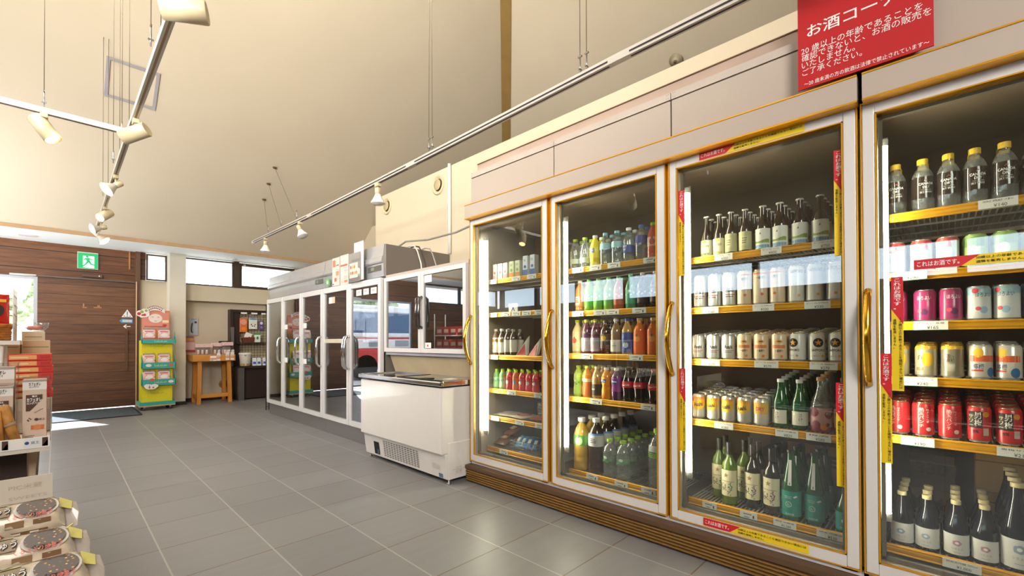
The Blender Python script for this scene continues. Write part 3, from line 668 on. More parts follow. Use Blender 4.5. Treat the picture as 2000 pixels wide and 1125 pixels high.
def deco_blue(c):
    def d(m, r, h):
        g = on_cyl(r * 1.003)
        for a in range(5): m.disc(g, r * .22, ink(c), r * (.0 + .17 * math.cos(a * 1.257)), h * (.27 + .022 * math.sin(a * 1.257)), 10, h * .03)
        m.disc(on_cyl(r * 1.006), r * .16, PAPER(), 0, h * .27, 10, h * .022); m.text('つきよの', g, ink('8e8d90'), w=r * .9, cy=h * .17); m.rect(g, -r * .3, r * .3, h * .1, h * .108, ink('a5a3a3'), 3)
    return d
def deco_plum(m, r, h):
    g = on_cyl(r * 1.006)
    for u, v, c, s in ((-.7, .36, '7c2740', .5), (.75, .33, '8a2f45', .45), (-.5, .13, '7c2740', .45), (.25, .1, 'e08a2c', .35), (.6, .14, '4a3560', .2)): m.disc(g, r * s, ink(c), r * u, h * v, 14, r * s)
    m.text('梅酒', on_cyl(r * 1.012), PAPER(), w=r * .6, cx=r * .7, cy=h * .34, bold=.02)
def deco_leaf(c='3d9a3f', w='f0f0e0'):
    def d(m, r, h):
        g = on_cyl(r * 1.003)
        for k in range(4): m.disc(g, r * .2, ink(c), r * (-.7 + .5 * k), h * (.42 + .05 * (k % 2)), 8, h * .03)
        m.disc(g, r * .3, ink(w), 0, h * .52, 10, h * .04)
    return d
def deco_fruit(c, y=.35):
    def d(m, r, h):
        g = on_cyl(r * 1.004); m.disc(g, r * .5, ink(c), r * .1, h * y, 14, r * .5); m.disc(g, r * .18, ink('5f7a35'), r * .1, h * y + r * .55, 8, r * .25)
    return d
def deco_panel(bg, fg, t=None, z0=.25, z1=.5):
    def d(m, r, h):
        g = on_cyl(r * 1.003); m.rect(g, -r * .6, r * .6, h * z0, h * z1, ink(bg), 6)
        if t: m.text(t, on_cyl(r * 1.008), ink(fg), w=r * .9, cy=h * (z0 + z1) / 2, bold=.03)
        else: scribble(m, on_cyl(r * 1.008), ink(fg), -r * .4, r * .4, h * (z0 + z1) / 2 + .01, 3, .005)
    return d
def deco_coke(m, r, h):
    g = on_cyl(r * 1.003); m.text('Coca-Cola', g, PAPER(), w=r * 1.5, h=h * .06, cy=h * .5, bold=.03, rot=.1)
WATER = clearmat('clear_pet', 'f2f6f4', .94, .05, .1, .12); GREENG = clearmat('green_bottle_glass', '3f9a3c', .62, .05, .07, .25)
TEALG = clearmat('deep_green_glass', '2b8a4a', .42, .05, .07, .35); DARKG = mat('brown_beer_glass', '2a1a10', .06, coat=.5, var=.1); BLUEG = mat('midnight_blue_glass', '15161f', .06, coat=.5, var=.1)
YGREEN = clearmat('pale_green_wine', 'a2c63a', .72, .05, .07, .3); WINEB = mat('dark_wine_glass', '1d1a14', .06, coat=.5, var=.1)
G = {}
def good(key, fn, label, plural, cat='bottle', rz=0): G[key] = (fn, label, plural, cat, rz)
R5, H5 = .0335, .208
good('water_lime', lambda: bottle(P500, .205, .034, WATER, 'a8d02a', [(.2, .36, 'cfdcc8')]), 'clear water bottle with lime cap', 'clear water bottles')
good('lemon', lambda: bottle(P500, .205, .034, liquid('e8d43a'), 'efece2', [(.3, .62, 'f0d838')], deco_panel('5a6a86', 'f2efe6', None, .45, .6)), 'yellow lemon drink bottle with white cap', 'yellow drink bottles')
good('water_blue', lambda: bottle(P500, .208, .034, WATER, '7cc3d4', [(.5, .68, '9cc9d6')]), 'clear water bottle with pale blue label', 'pale blue label water bottles')
good('water_navy', lambda: bottle(PSQ, .212, .034, WATER, 'f0efec', [(.3, .5, '2f4aa0')], deco_panel('2f4aa0', 'f2f2f4', 'SKY\nAT', .34, .52)), 'clear water bottle with navy label', 'navy label water bottles')
good('water_purple', lambda: bottle(PSQ, .215, .034, WATER, '4a78c8', [(.5, .7, '3c4a9a')]), 'clear water bottle with bright blue cap', 'blue cap water bottles')
good('peach', lambda: bottle(P500, .215, .034, liquid('e0604a'), '9cd02a', [(.36, .6, 'e9c9bc')], deco_fruit('d94a3a', .48)), 'coral red fruit drink with lime cap', 'coral fruit drinks')
good('tea_orange', lambda: bottle(P500, H5, R5, liquid('d98a4a'), 'ece9e2', [(.2, .6, 'e0843f')], deco_panel('f1e6d2', '9a5a2a')), 'orange tea bottle with white cap', 'orange tea bottles')
good('tea_green', lambda: bottle(PSQ, H5, R5, liquid('7fae3a'), '6ab84a', [(.18, .62, '5faa3a')], deco_leaf('d8e6a8', 'f3f2df')), 'green tea bottle with green label', 'green tea bottles')
good('tea_red', lambda: bottle(PSQ, H5, R5, liquid('a8562f'), '5aa04a', [(.18, .62, 'b35a35')], deco_leaf('e8c9a0', 'c8402f')), 'russet tea bottle with green cap', 'russet tea bottles')
good('tea_teal', lambda: bottle(PSQ, .215, R5, liquid('3d8f6a'), '5ac0a4', [(.18, .62, '3f9d78')], deco_leaf('8fd0b0', 'dff0e4')), 'teal jasmine tea bottle with teal cap', 'teal tea bottles')
good('tea_black', lambda: bottle(PSQ, .215, R5, liquid('2e1c18'), 'eeeae4', [(.18, .6, '2a2024')], deco_leaf('b9b0a8', '7a6a60')), 'dark oolong tea bottle with white cap', 'dark oolong tea bottles')
good('apple', lambda: bottle(PSQ, .222, R5, liquid('d8c98a'), 'bfcf3a', [(.1, .66, 'e2d6a2')], deco_fruit('d8402f', .4)), 'pale apple juice bottle with lime cap', 'apple juice bottles')
good('grape', lambda: bottle(P500, .222, R5, liquid('5a2a44'), 'c3cf38', [(.1, .48, 'a99fa8')], deco_fruit('4a2450', .55)), 'purple grape juice bottle with lime cap', 'grape juice bottles')
good('coffee_black', lambda: bottle(PSQ, .215, R5, liquid('2b1b14'), '5b4a52', [(.2, .6, '3a2f30')], deco_fruit('e0b030', .48)), 'black coffee bottle with yellow disc', 'black coffee bottles')
good('coffee_white', lambda: bottle(PSQ, .22, R5, liquid('8a6a4a'), 'efece8', [(.1, .42, 'd9d2c6')], deco_panel('cfc6b6', '3a2c22', 'GEORGIA', .18, .34)), 'milky coffee bottle with white cap', 'milky coffee bottles')
good('tea_blue', lambda: bottle(PSQ, .22, R5, liquid('b8924a'), '3550b0', [(.08, .62, '3a4f9e')], deco_fruit('cfd8e6', .28)), 'milk tea bottle with royal blue label', 'blue label milk tea bottles')
good('orange', lambda: bottle(PSQ, .218, .036, liquid('e07a1e'), 'e8c468', [(.06, .68, 'ea6a1c')], deco_fruit('f3a03a', .45)), 'orange juice bottle with yellow cap', 'orange juice bottles')
good('melon', lambda: bottle(PFAN, .2, R5, liquid('a8c84a'), 'b6d430', [(.1, .6, 'a6cc58')], deco_leaf('5fa83a', 'f0f0c8')), 'pale green soda bottle with lime cap', 'pale green soda bottles')
good('mango', lambda: bottle(PFAN, .2, R5, liquid('d88a2a'), 'c3d42c', [(.08, .5, 'd8703a'), (.5, .6, 'e8d8b0')]), 'amber vegetable juice bottle with lime cap', 'amber juice bottles')
good('oolong', lambda: bottle(P500, .2, R5, liquid('a98a58'), 'c9b88a', [(.1, .45, '2e2a22')], deco_panel('2e2a22', 'c9c0a0', '黒烏龍', .18, .4)), 'tan oolong tea bottle with dark label', 'tan oolong bottles')
good('fanta_o', lambda: bottle(PFAN, .195, R5, liquid('e8921e'), 'efe9e0', [(.44, .72, 'ef8f1e')], deco_panel('3c56a8', 'f4f2ee', 'Fanta', .54, .64)), 'orange soda bottle with white cap', 'orange soda bottles')
good('fanta_g', lambda: bottle(PFAN, .195, R5, liquid('4a1f4e'), 'efe9e0', [(.28, .72, '8a2f86')], deco_panel('2d3a8c', 'f4f2ee', 'Fanta', .52, .66)), 'purple grape soda bottle with white cap', 'grape soda bottles')
good('coke', lambda: bottle(PCOKE, .2, R5, liquid('1c0e0a'), '2a2422', [(.42, .6, 'cf2430')], deco_coke), 'cola bottle with black cap', 'cola bottles')
good('coke_red', lambda: bottle(PCOKE, .2, R5, liquid('1c0e0a'), 'd8303a', [(.4, .57, 'd8202c')], deco_coke), 'cola bottle with red cap', 'red cap cola bottles')
good('big_tea', lambda: bottle(P2L, .33, .052, liquid('c8a03a'), 'efede6', [(.48, .68, '5aa83a')], deco_fruit('c9dcae', .57)), 'two-litre green tea bottle with white cap', 'two-litre tea bottles')
good('big_dark', lambda: bottle(P2L, .34, .05, liquid('2c1a16'), 'e8e4de', [(.5, .7, 'd6d2ce'), (.7, .73, '5a86c8')], deco_panel('c9c5c2', '3a3434', None, .52, .68)), 'two-litre dark tea bottle with blue-edged label', 'two-litre dark tea bottles')
good('mid_water', lambda: bottle(P2L, .228, .042, WATER, 'a9d42a', [(.42, .56, clearmat('clear_label', 'd6e6d6', .8, .1, .05, .25))], deco_leaf('3da14a', 'dfeee0')), 'ribbed clear water bottle with lime cap', 'ribbed water bottles')
good('big_water', lambda: bottle(P2L, .328, .052, WATER, 'a9d42a', [(.58, .72, 'd8ddd8')], deco_panel('8fc23a', '3a4a2a', None, .52, .62)), 'two-litre clear water bottle with lime cap', 'two-litre water bottles')
def carton(c1, c2, dot, h=.125, w=.044):
    def fn():
        m = MB(); m.box(-w / 2, w / 2, -w / 2, w / 2, 0, h, mat('carton_' + c1, c1, .5, var=.03), .002)
        f = on_x(-w / 2 - .0006); m.rect(f, -w * .5, w * .5, h * .05, h * .34, ink(c2)); m.disc(on_x(-w / 2 - .001), w * .26, ink(dot), 0, h * .48, 12); scribble(m, on_x(-w / 2 - .001), ink('7a6a60'), -w * .3, w * .3, h * .8, 2, .004)
        o = m.build('juice_carton'); m = MB(); m.tube([(-.008, .01, h), (-.006, .01, h + .0015)], .004, STEEL(), 8); m.build('straw_hole', o); return o
    return fn
good('pack_pink', carton('eadfd6', 'd98aa0', 'd8505a'), 'small pink and cream juice carton', 'pink juice cartons', 'carton')
good('pack_green', carton('c9d2b4', 'd98a3a', '6a9a4a', .128), 'small green and orange juice carton', 'green juice cartons', 'carton')
good('pack_blue', carton('dfe3ea', '4a6cb0', '3a58a8', .15), 'white and blue milk carton', 'blue milk cartons', 'carton')
good('milk', lambda: bottle(PSQ, .205, .03, liquid('5a4436'), 'd6d0c4', [(.12, .66, 'e6e0d2'), (.5, .62, 'd8a83a')], deco_panel('efe9dc', '7a6a5a', None, .2, .42), cap=(.9, .99, .5)), 'dark coffee bottle with yellow banded label', 'coffee drink bottles')
good('milk_plain', lambda: bottle(PSQ, .2, .028, liquid('4a3a30'), '8a8078', [(.15, .6, 'cfc6ba')], cap=(.9, .99, .5)), 'dark coffee milk bottle with beige label', 'coffee milk bottles')
good('squeeze_green', lambda: bottle(PFAN, .15, .028, liquid('8fc87a'), 'b4dc2c', [(.1, .6, 'a6d79a')], deco_leaf('4a9ad0', 'f2f2ee'), cap=(.88, 1, .45)), 'small green squeeze drink with lime cap', 'green squeeze drinks')
good('squeeze_red', lambda: bottle(PFAN, .15, .028, liquid('d8404a'), 'b4dc2c', [(.06, .62, 'd8404a')], deco_fruit('e8e2e0', .42), cap=(.88, 1, .45)), 'small red squeeze drink with lime cap', 'red squeeze drinks')
good('squeeze_orange', lambda: bottle(PFAN, .15, .028, liquid('d8643a'), 'b4dc2c', [(.06, .62, 'd8743a')], deco_fruit('4a9ad0', .42), cap=(.88, 1, .45)), 'small orange squeeze drink with lime cap', 'orange squeeze drinks')
CR = .0325
good('beer_green', lambda: bottle(PBEER, .226, .0282, DARKG, 'd6d2ca', [(.08, .44, 'e4e2cc')], deco_word('GREEN'), cap=(.965, 1, .5)), 'brown beer bottle with pale green label', 'pale green label beers')
good('beer_gold', lambda: bottle(PBEER, .226, .0282, DARKG, 'd6d2ca', [(.08, .44, 'e6dfb8')], deco_word('GOLD', sub='c9b24a'), cap=(.965, 1, .5)), 'brown beer bottle with cream gold label', 'cream label beers')
good('beer_olive', lambda: bottle(PBEER, .226, .0282, DARKG, 'd6d2ca', [(.1, .5, 'b9b487')], deco_panel('c9c49a', '6a664a', None, .2, .4), cap=(.965, 1, .5)), 'brown beer bottle with olive label', 'olive label beers')
good('beer_land', lambda: bottle(PBEER, .226, .032, DARKG, 'd6d2ca', [(.08, .5, 'e9e8df')], deco_land, cap=(.965, 1, .5)), 'brown beer bottle with painted field label', 'painted field label beers')
good('can_star', lambda: can(.127, CR, 'dcdad4', deco_star, 'd8c890'), 'white can with black disc and gold star', 'black disc beer cans', 'can')
good('can_star5', lambda: can(.17, CR, 'd6d3cc', deco_star5, 'd8c890'), 'tall white lettered beer can', 'tall white beer cans', 'can')
good('can_kirin', lambda: can(.126, CR, 'dcc4a6', deco_kirin, 'dcc890'), 'peach cream beer can with orange band', 'peach cream beer cans', 'can')
good('can_kirin5', lambda: can(.17, CR, 'd8c2a8', deco_kirin5, 'dcc890'), 'tall peach cream beer can', 'tall peach beer cans', 'can')
good('can_asahi', lambda: can(.125, CR, 'cfccc6', deco_asahi, 'd0d0d0', metal=.5), 'silver beer can with dark lettering', 'silver beer cans', 'can')
good('can_asahi5', lambda: can(.17, CR, 'd2d0cc', deco_asahi, 'd0d0d0', metal=.5), 'tall silver beer can', 'tall silver beer cans', 'can')
good('can_high', lambda: can(.125, CR, 'c6c2ba', deco_highball, 'cfcfcb', metal=.5), 'silver can with yellow shield', 'yellow shield cans', 'can')
good('can_dry', lambda: can(.125, CR, 'c9c4ba', deco_dry, 'cfcfcb', metal=.4), 'silver and yellow can lettered red', 'red lettered cans', 'can')
good('sake_green', lambda: bottle(PSHORT, .222, .034, TEALG, 'd6d6d2', [(.08, .36, 'e6e0cf', 1.2)], lambda m, r, h: m.text('\n'.join('さけ一'), on_cyl(r), BLACK(), h=h * .2, cx=0, cy=h * .22), cap=(.93, 1, .42)), 'green sake bottle with cream label', 'green sake bottles')
good('plum', lambda: bottle(PSHORT, .238, .041, WATER, 'd8a878', [(.0, .1, '8f3550'), (.1, .44, 'd6a8a0')], deco_plum, cap=(.93, 1, .42)), 'plum wine bottle with maroon label', 'plum wine bottles')
FOIL = lambda: mat('neck_foil', '2c2c30', .35, .3)
good('wine_green', lambda: bottle(PWINE, .305, .036, YGREEN, FOIL(), [(.14, .56, 'e8ddb8', 1.45)], deco_wine('2f7f62', '2f5a40', '泉'), cap=(.8, 1, .44)), 'pale green wine bottle with star label', 'pale green wine bottles')
good('wine_red', lambda: bottle(PWINE, .305, .036, WINEB, FOIL(), [(.14, .56, 'e8ddb8', 1.45)], deco_wine('7a4a8a', '7a2a3a', '泉'), cap=(.8, 1, .44)), 'dark wine bottle with grape star label', 'dark wine bottles')
good('sake_teal', lambda: bottle(PSAKE, .313, .039, TEALG, '1c1a1a', [(.06, .42, '1f8f83', 1.5)], deco_sake, cap=(.955, 1, .44)), 'tall green sake bottle with teal label', 'tall teal label sake bottles')
good('sake_teal_s', lambda: bottle(PSHORT, .2, .034, TEALG, '1c1a1a', [(.06, .44, '1f8f83', 1.5)], lambda m, r, h: deco_sake(m, r, h) if False else (m.disc(on_cyl(r * 1.003), r * .3, PAPER(), 0, h * .26, 14), m.text('純米吟醸', on_cyl(r * 1.003), PAPER(), w=r, cy=h * .12)), cap=(.93, 1, .42)), 'small green sake bottle with teal label', 'small teal label sake bottles')
good('spark', lambda: bottle(PSPARK, .218, .0335, WATER, 'e6bd2e', [(.28, .66, clearmat('smoky_label', '4a3a34', .35, .1, .06, .4))], deco_canada, cap=(.9, 1, .5)), 'clear sparkling water bottle with yellow cap', 'sparkling water bottles')
good('can_lite', lambda: can(.125, CR, 'dedbd4', deco_lite, 'd2d2d2', bands=((.86, .9, 'c04a48'),)), 'white beer can with red rim', 'white red-rimmed cans', 'can')
good('can_leaf', lambda: can(.123, CR, '9fbf6a', deco_green, '6f9a4a'), 'leaf green beer can', 'leaf green cans', 'can')
good('can_grape', lambda: can(.123, CR, 'a03068', deco_horo(0, '5a2a5a'), 'd8d4d0'), 'magenta grape cocktail can', 'magenta cocktail cans', 'can')
good('can_white', lambda: can(.125, CR, 'dfe2e2', deco_horo(1, '9cc4dc'), 'd8d4d0', bands=((.74, .9, 'a9cfe0'),)), 'white cocktail can with pale blue top', 'white cocktail cans', 'can')
good('can_lemon', lambda: can(.123, CR, 'bdb49a', deco_lemon, 'd8b24a', metal=.4, bands=((.86, .9, 'd8a82c'),)), 'bronze highball can with lemon disc', 'lemon disc highball cans', 'can')
good('can_kaku', lambda: can(.123, CR, 'a39a86', deco_kaku, 'd8b24a', metal=.5, bands=((.86, .9, 'd8a82c'),)), 'bronze highball can with gold rim', 'gold rim highball cans', 'can')
good('can_cit', lambda: can(.125, CR, 'd9d3c8', deco_cit, 'cfcfcf', metal=.3), 'silver citrus sour can', 'citrus sour cans', 'can')
good('can_punch', lambda: can(.13, CR, 'c0282e', deco_punch, 'c9b88a'), 'red wine soda can', 'red wine soda cans', 'can')
good('can_ume', lambda: can(.13, CR, 'bf2a30', deco_ume, 'c9b88a'), 'red plum sour can with black patch', 'plum sour cans', 'can')
good('sake_blue', lambda: bottle(PSHORT, .207, .0345, BLUEG, 'c9b88a', [(.06, .42, 'dcd9d6')], deco_blue('8fa6c0'), cap=(.925, 1, .42)), 'navy sake bottle with blue ring label', 'small navy sake bottles')
good('sake_pink', lambda: bottle(PSHORT, .207, .0345, BLUEG, 'c9b88a', [(.06, .42, 'dcd9d6')], deco_blue('b88aa0'), cap=(.925, 1, .42)), 'navy sake bottle with pink ring label', 'navy pink-ring sake bottles')
good('sake_big', lambda: bottle(PSAKE, .305, .042, BLUEG, 'c9b88a', [(.05, .38, 'dcd9d6')], deco_blue('8fa0b4'), cap=(.95, 1, .42)), 'tall navy sake bottle with ring label', 'tall navy sake bottles')
GOODS = G
SD, BD, CD, JD = 'soft drink door', 'beer door', 'sour can door', 'juice carton door'
def zip3(ys, ks, d): return [(y, k, (d[i] if isinstance(d, (list, tuple)) else d)) for i, (y, k) in enumerate(zip(ys, ks))]
F0 = 2.345
rows(SD, 'top shelf', 1.489, zip3([1.73, 1.655, 1.577, 1.503, 1.421, 1.342, 1.262, 1.188], ['water_lime', 'water_lime', 'lemon', 'water_blue', 'water_blue', 'water_navy', 'water_purple', 'peach'], 3), F0 + .02, .0745)
rows(SD, 'second shelf', 1.214, zip3([1.7, 1.63, 1.56, 1.485, 1.415, 1.335, 1.26, 1.18], ['tea_orange', 'tea_green', 'tea_green', 'tea_green', 'tea_red', 'tea_teal', 'tea_black', 'tea_black'], 3), F0 + .03, .077)
rows(SD, 'third shelf', .947, zip3([1.715, 1.645, 1.575, 1.505, 1.43, 1.355, 1.275, 1.19], ['apple', 'grape', 'grape', 'coffee_black', 'coffee_white', 'tea_blue', 'orange', 'orange'], 3), F0 + .02, .0775)
rows(SD, 'fourth shelf', .674, zip3([1.715, 1.648, 1.575, 1.505, 1.435, 1.36, 1.285, 1.195], ['melon', 'mango', 'oolong', 'fanta_o', 'fanta_g', 'coke', 'coke', 'coke_red'], 3), F0 + .03, .072)
rows(SD, 'bottom shelf', .211, [(1.69, 'big_tea', 3, 2.37, .115), (1.577, 'big_dark', 5, 2.368, .104), (1.475, 'mid_water', 5, 2.36, .09), (1.385, 'mid_water', 5, 2.362, .09), (1.17, 'big_water', 1, 2.372, .1)], F0, .1)
rows(JD, 'top shelf', 1.489, zip3([2.45, 2.395, 2.34, 2.275, 2.215, 2.14, 2.07], ['pack_pink', 'pack_pink', 'pack_pink', 'pack_green', 'pack_green', 'pack_blue', 'pack_blue'], 1), F0, .06, rot=.08)
rows(JD, 'third shelf', .923, zip3([2.46, 2.395, 2.335, 2.275], ['milk', 'milk', 'milk_plain', 'milk_plain'], [2, 2, 2, 2]), F0, .07)
rows(JD, 'fourth shelf', .671, zip3([2.465, 2.40, 2.325, 2.26, 2.195, 2.13, 2.065], ['squeeze_green', 'squeeze_green', 'squeeze_red', 'squeeze_orange', 'squeeze_red', 'squeeze_red', 'squeeze_red'], 3), F0 + .01, .064)
rows(BD, 'top shelf', 1.455, zip3([.896, .833, .775, .709, .63, .558, .478, .4], ['beer_green', 'beer_gold', 'beer_olive', 'beer_olive', 'beer_land', 'beer_land', 'beer_land', 'beer_land'], 4), 2.375, .069, rot=.3)
rows(BD, 'second shelf', 1.196, zip3([.925, .85, .78, .71, .64, .567, .492, .42, .345], ['can_asahi5'] * 3 + ['can_kirin5'] * 3 + ['can_star5'] * 3, 3), 2.36, .07, rot=.4, tilt=TILT)
rows(BD, 'third shelf', .933, zip3([.935, .86, .786, .712, .638, .562, .488, .414, .34], ['can_asahi'] * 3 + ['can_kirin'] * 3 + ['can_star'] * 3, 6), 2.36, .069, rot=.4, tilt=TILT)
rows(BD, 'fourth shelf', .625, [(.935, 'can_high', 5), (.86, 'can_high', 5), (.787, 'can_high', 5), (.714, 'can_high', 5), (.64, 'can_dry', 5), (.56, 'sake_green', 5, 2.37, .075), (.484, 'sake_green', 5, 2.37, .075), (.402, 'plum', 4, 2.37, .09), (.315, 'plum', 4, 2.37, .09)], 2.36, .069, rot=.3, tilt=TILT)
rows(BD, 'bottom shelf', .217, [(.865, 'wine_green', 2, 2.45, .09), (.79, 'wine_green', 1, 2.375, .09), (.755, 'wine_green', 2, 2.49, .09), (.69, 'wine_red', 2, 2.4, .1), (.6, 'wine_red', 3, 2.375, .11), (.52, 'sake_teal', 3, 2.37, .1), (.43, 'sake_teal', 3, 2.375, .1), (.318, 'sake_teal_s', 1, 2.36, .1)], 2.36, .09, rot=.15)
rows(CD, 'top shelf', 1.522, zip3([.144, .064, -.008, -.078, -.152, -.225], ['spark'] * 6, 2), 2.37, .075, rot=.5)
rows(CD, 'second shelf', 1.291, zip3([.148, .07, -.003, -.077, -.149, -.22], ['can_lite', 'can_lite', 'can_lite', 'can_leaf', 'can_leaf', 'can_lite'], 3), 2.36, .07, rot=.3, tilt=TILT)
rows(CD, 'third shelf', 1.098, zip3([.146, .062, -.01, -.083, -.153, -.225], ['can_grape', 'can_grape', 'can_grape', 'can_white', 'can_white', 'can_white'], 3), 2.36, .07, rot=.3, tilt=TILT)
rows(CD, 'fourth shelf', .886, zip3([.14, .06, -.012, -.085, -.156, -.228], ['can_lemon', 'can_lemon', 'can_kaku', 'can_cit', 'can_cit', 'can_cit'], 3), 2.36, .07, rot=.3, tilt=TILT)
rows(CD, 'fifth shelf', .657, zip3([.14, .07, -.004, -.08, -.154, -.226], ['can_punch', 'can_punch', 'can_punch', 'can_ume', 'can_ume', 'can_ume'], 6), 2.36, .069, rot=.3, tilt=TILT)
rows(CD, 'bottom shelf', .225, [(.135, 'sake_blue', 4), (.062, 'sake_blue', 3), (-.018, 'sake_pink', 4), (-.092, 'sake_pink', 4), (-.172, 'sake_big', 4, 2.372, .09)], 2.37, .076, rot=.12)
# ------------------------------------------------------------------ loose goods behind the juice carton door
def pouch(m, w, d, h, mm, n=8, seed=0):
    """soft sealed bag lying flat: w along Y, d along X, puffed to h"""
    rn = random.Random(seed); V = []; F = []
    for sgn in (1, -1):
        o = len(V)
        for i in range(n + 1):
            for j in range(n + 1):
                u, v = i / n, j / n; e = (math.sin(PI * u) * math.sin(PI * v)) ** .5
                V.append(((v - .5) * d, (u - .5) * w, h * .5 + sgn * h * .5 * e + (rn.uniform(-.06, .06) * h * e)))
        for i in range(n):
            for j in range(n):
                q = (o + i * (n + 1) + j, o + i * (n + 1) + j + 1, o + (i + 1) * (n + 1) + j + 1, o + (i + 1) * (n + 1) + j); F.append(q if sgn < 0 else q[::-1])
    return m.add(V, F, mm, True)
def flatpack(name, label, group, w, d, h, film, art, x, y, z, rz=0, seed=0, cat='food pack'):
    m = MB(); pouch(m, w, d, h, film, 8, seed); o = m.build(name)
    m = MB(); art(m, w, d, h); m.build('printed_label', o)
    tag(o, label, cat, group); o.location = (x, y, z); o.rotation_euler[2] = rz
    return o
def art_oval(c1, c2):
    def a(m, w, d, h):
        f = lambda u, v: (v, -u, h * 1.02); g = lambda u, v: (v, -u, h * 1.05)
        m.disc(f, w * .34, ink(c1), 0, 0, 16, d * .3); m.disc(g, w * .25, ink(c2), 0, 0, 14, d * .2)
    return a
film = clearmat('clear_film', 'f1e9e2', .8, .08, .08, .25)
flatpack('ham_pack', 'white sliced ham pack lying flat, first on the fifth shelf behind the juice carton door', 'ham packs on the fifth shelf', .15, .2, .02, plast('dcd4c4'), art_oval('c9b8a8', 'e6dccc'), 2.43, 2.42, .47, .1, 1)
flatpack('ham_pack', 'red sliced ham pack with oval print on the fifth shelf', 'ham packs on the fifth shelf', .16, .2, .022, plast('cfc2b0'), art_oval('b8473c', 'd88a78'), 2.43, 2.245, .47, -.15, 2)
flatpack('bacon_pack', 'brown bacon pack beside the oval ham pack on the fifth shelf', 'ham packs on the fifth shelf', .15, .2, .03, plast('a8664c'), art_oval('d8b060', '8f4a38'), 2.43, 2.06, .473, .1, 3)
for k in range(5):
    m = MB(); m.lathe([(.034, 0), (.036, .002), (.036, .017), (.034, .019), (0, .019)], plast('8f9a8a'), 16); o = m.build('cheese_tin')
    m = MB(); m.lathe([(.0365, .005), (.0365, .014)], ink('44543f'), 16); m.build('label', o)
    tag(o, f'round grey-green cheese tin, {ORD[k]} from bottom in the stack on the fifth shelf', 'cheese tin', 'stacked cheese tins'); o.location = (2.6, 2.22 + random.uniform(-.003, .003), .469 + k * .0195)
for i, (y, rz) in enumerate(((2.2, .1), (2.08, -.2))):
    m = MB(); pc = plast('d8cfc2'); m.slab([(-.05, -.05, 0), (-.05, .05, 0), (.03, 0, .13)], (.03, 0, .02), pc); m.slab([(-.052, -.04, .004), (-.052, .04, .004), (.0, 0, .09)], (-.001, 0, 0), ink('c8404a'))
    o = m.build('sandwich_pack'); tag(o, ('pink and white wedge sandwich pack leaning on the third shelf', 'second wedge sandwich pack at the end of the third shelf')[i], 'sandwich', 'sandwich packs'); o.location = (2.385, y, .927); o.rotation_euler[2] = rz
def wire_basket(y0, y1, x0, x1, z0, h, label, cl):
    o = empty('wire_basket', (x0, y0, z0), label, 'basket', 'wire baskets'); m = MB(); c = mat('wire_' + cl, cl, .35, .7)
    for k in range(4):
        z = h * k / 3; P = [(0, 0, z), (x1 - x0, 0, z), (x1 - x0, y1 - y0, z), (0, y1 - y0, z), (0, 0, z)]; m.tube(P, .002, c, 5)
    m.build('rim_wire', o); m = MB()
    for k in range(9):
        y = (y1 - y0) * k / 8; m.tube([(0, y, h), (0, y, 0), (x1 - x0, y, 0), (x1 - x0, y, h)], .0013, c, 4)
    for k in range(6):
        x = (x1 - x0) * k / 5; m.tube([(x, 0, h), (x, 0, 0), (x, y1 - y0, 0), (x, y1 - y0, h)], .0013, c, 4)
    m.build('wire_mesh', o); return o
wire_basket(2.31, 2.06, 2.345, 2.55, .2345, .07, 'wire basket of blue snack bags on the bottom shelf behind the juice carton door', 'b9b4aa')
def bag(label, y, x, z, c1, c2, rz, tilt=.5, w=.09, d=.12, h=.035, group='snack bags in the juice carton cooler', seed=0, roll=0, name='snack_bag', cat='snack bag'):
    m = MB(); pouch(m, w, d, h, plast(c1, .25), 8, seed); o = m.build(name); m = MB()
    f = lambda u, v: (v, -u, h * 1.03); m.rect(f, -w * .25, w * .25, -d * .16, d * .16, ink(c2)); m.disc(lambda u, v: (v, -u, h * 1.06), w * .14, PAPER(), 0, 0, 10); m.build('printed_label', o)
    tag(o, label, cat, group); o.location = (x, y, z); o.rotation_euler = (roll, -tilt, rz); return o
bag('brown bag of baked snacks, flat on the bottom shelf beside the wire basket', 2.44, 2.43, .252, '6a4a35', 'd8a860', .1, .25, .12, .16, .05, seed=3)
bag('brown baked snack bag lying on top of another bag on the bottom shelf', 2.405, 2.49, .33, '7a4f35', 'e0c090', -.3, .35, .12, .15, .04, seed=4)
for i, (y, c) in enumerate(((2.275, '6aa8d0'), (2.225, '5a9ad0'), (2.175, '4a86c8'), (2.12, '3a66a8'))):
    bag(f'{"pale blue,sky blue,bright blue,deep blue".split(",")[i]} snack bag standing in the wire basket on the bottom shelf', y, 2.43, .275, c, 'e6e6e6', .1 * i, .7, .05, .11, .045, seed=5 + i)
m = MB(); m.box(2.33, 2.335, 2.22, 2.31, 1.241, 1.31, PAPER()); m.flat([(-.02, .01), (.0, .045), (.02, .01), (.01, .01), (0, .028), (-.01, .01)], [(0, 5, 4, 1), (1, 4, 3, 2)], on_x(2.3294, 2.265, 1.245), ink('4a5ab0')); scribble(m, on_x(2.3294, 2.265, 1.245), ink('6a6a6a'), -.035, .03, .055, 1)
tag(m.build('notice_card'), 'small white card with a blue chevron standing on the second shelf', 'card')
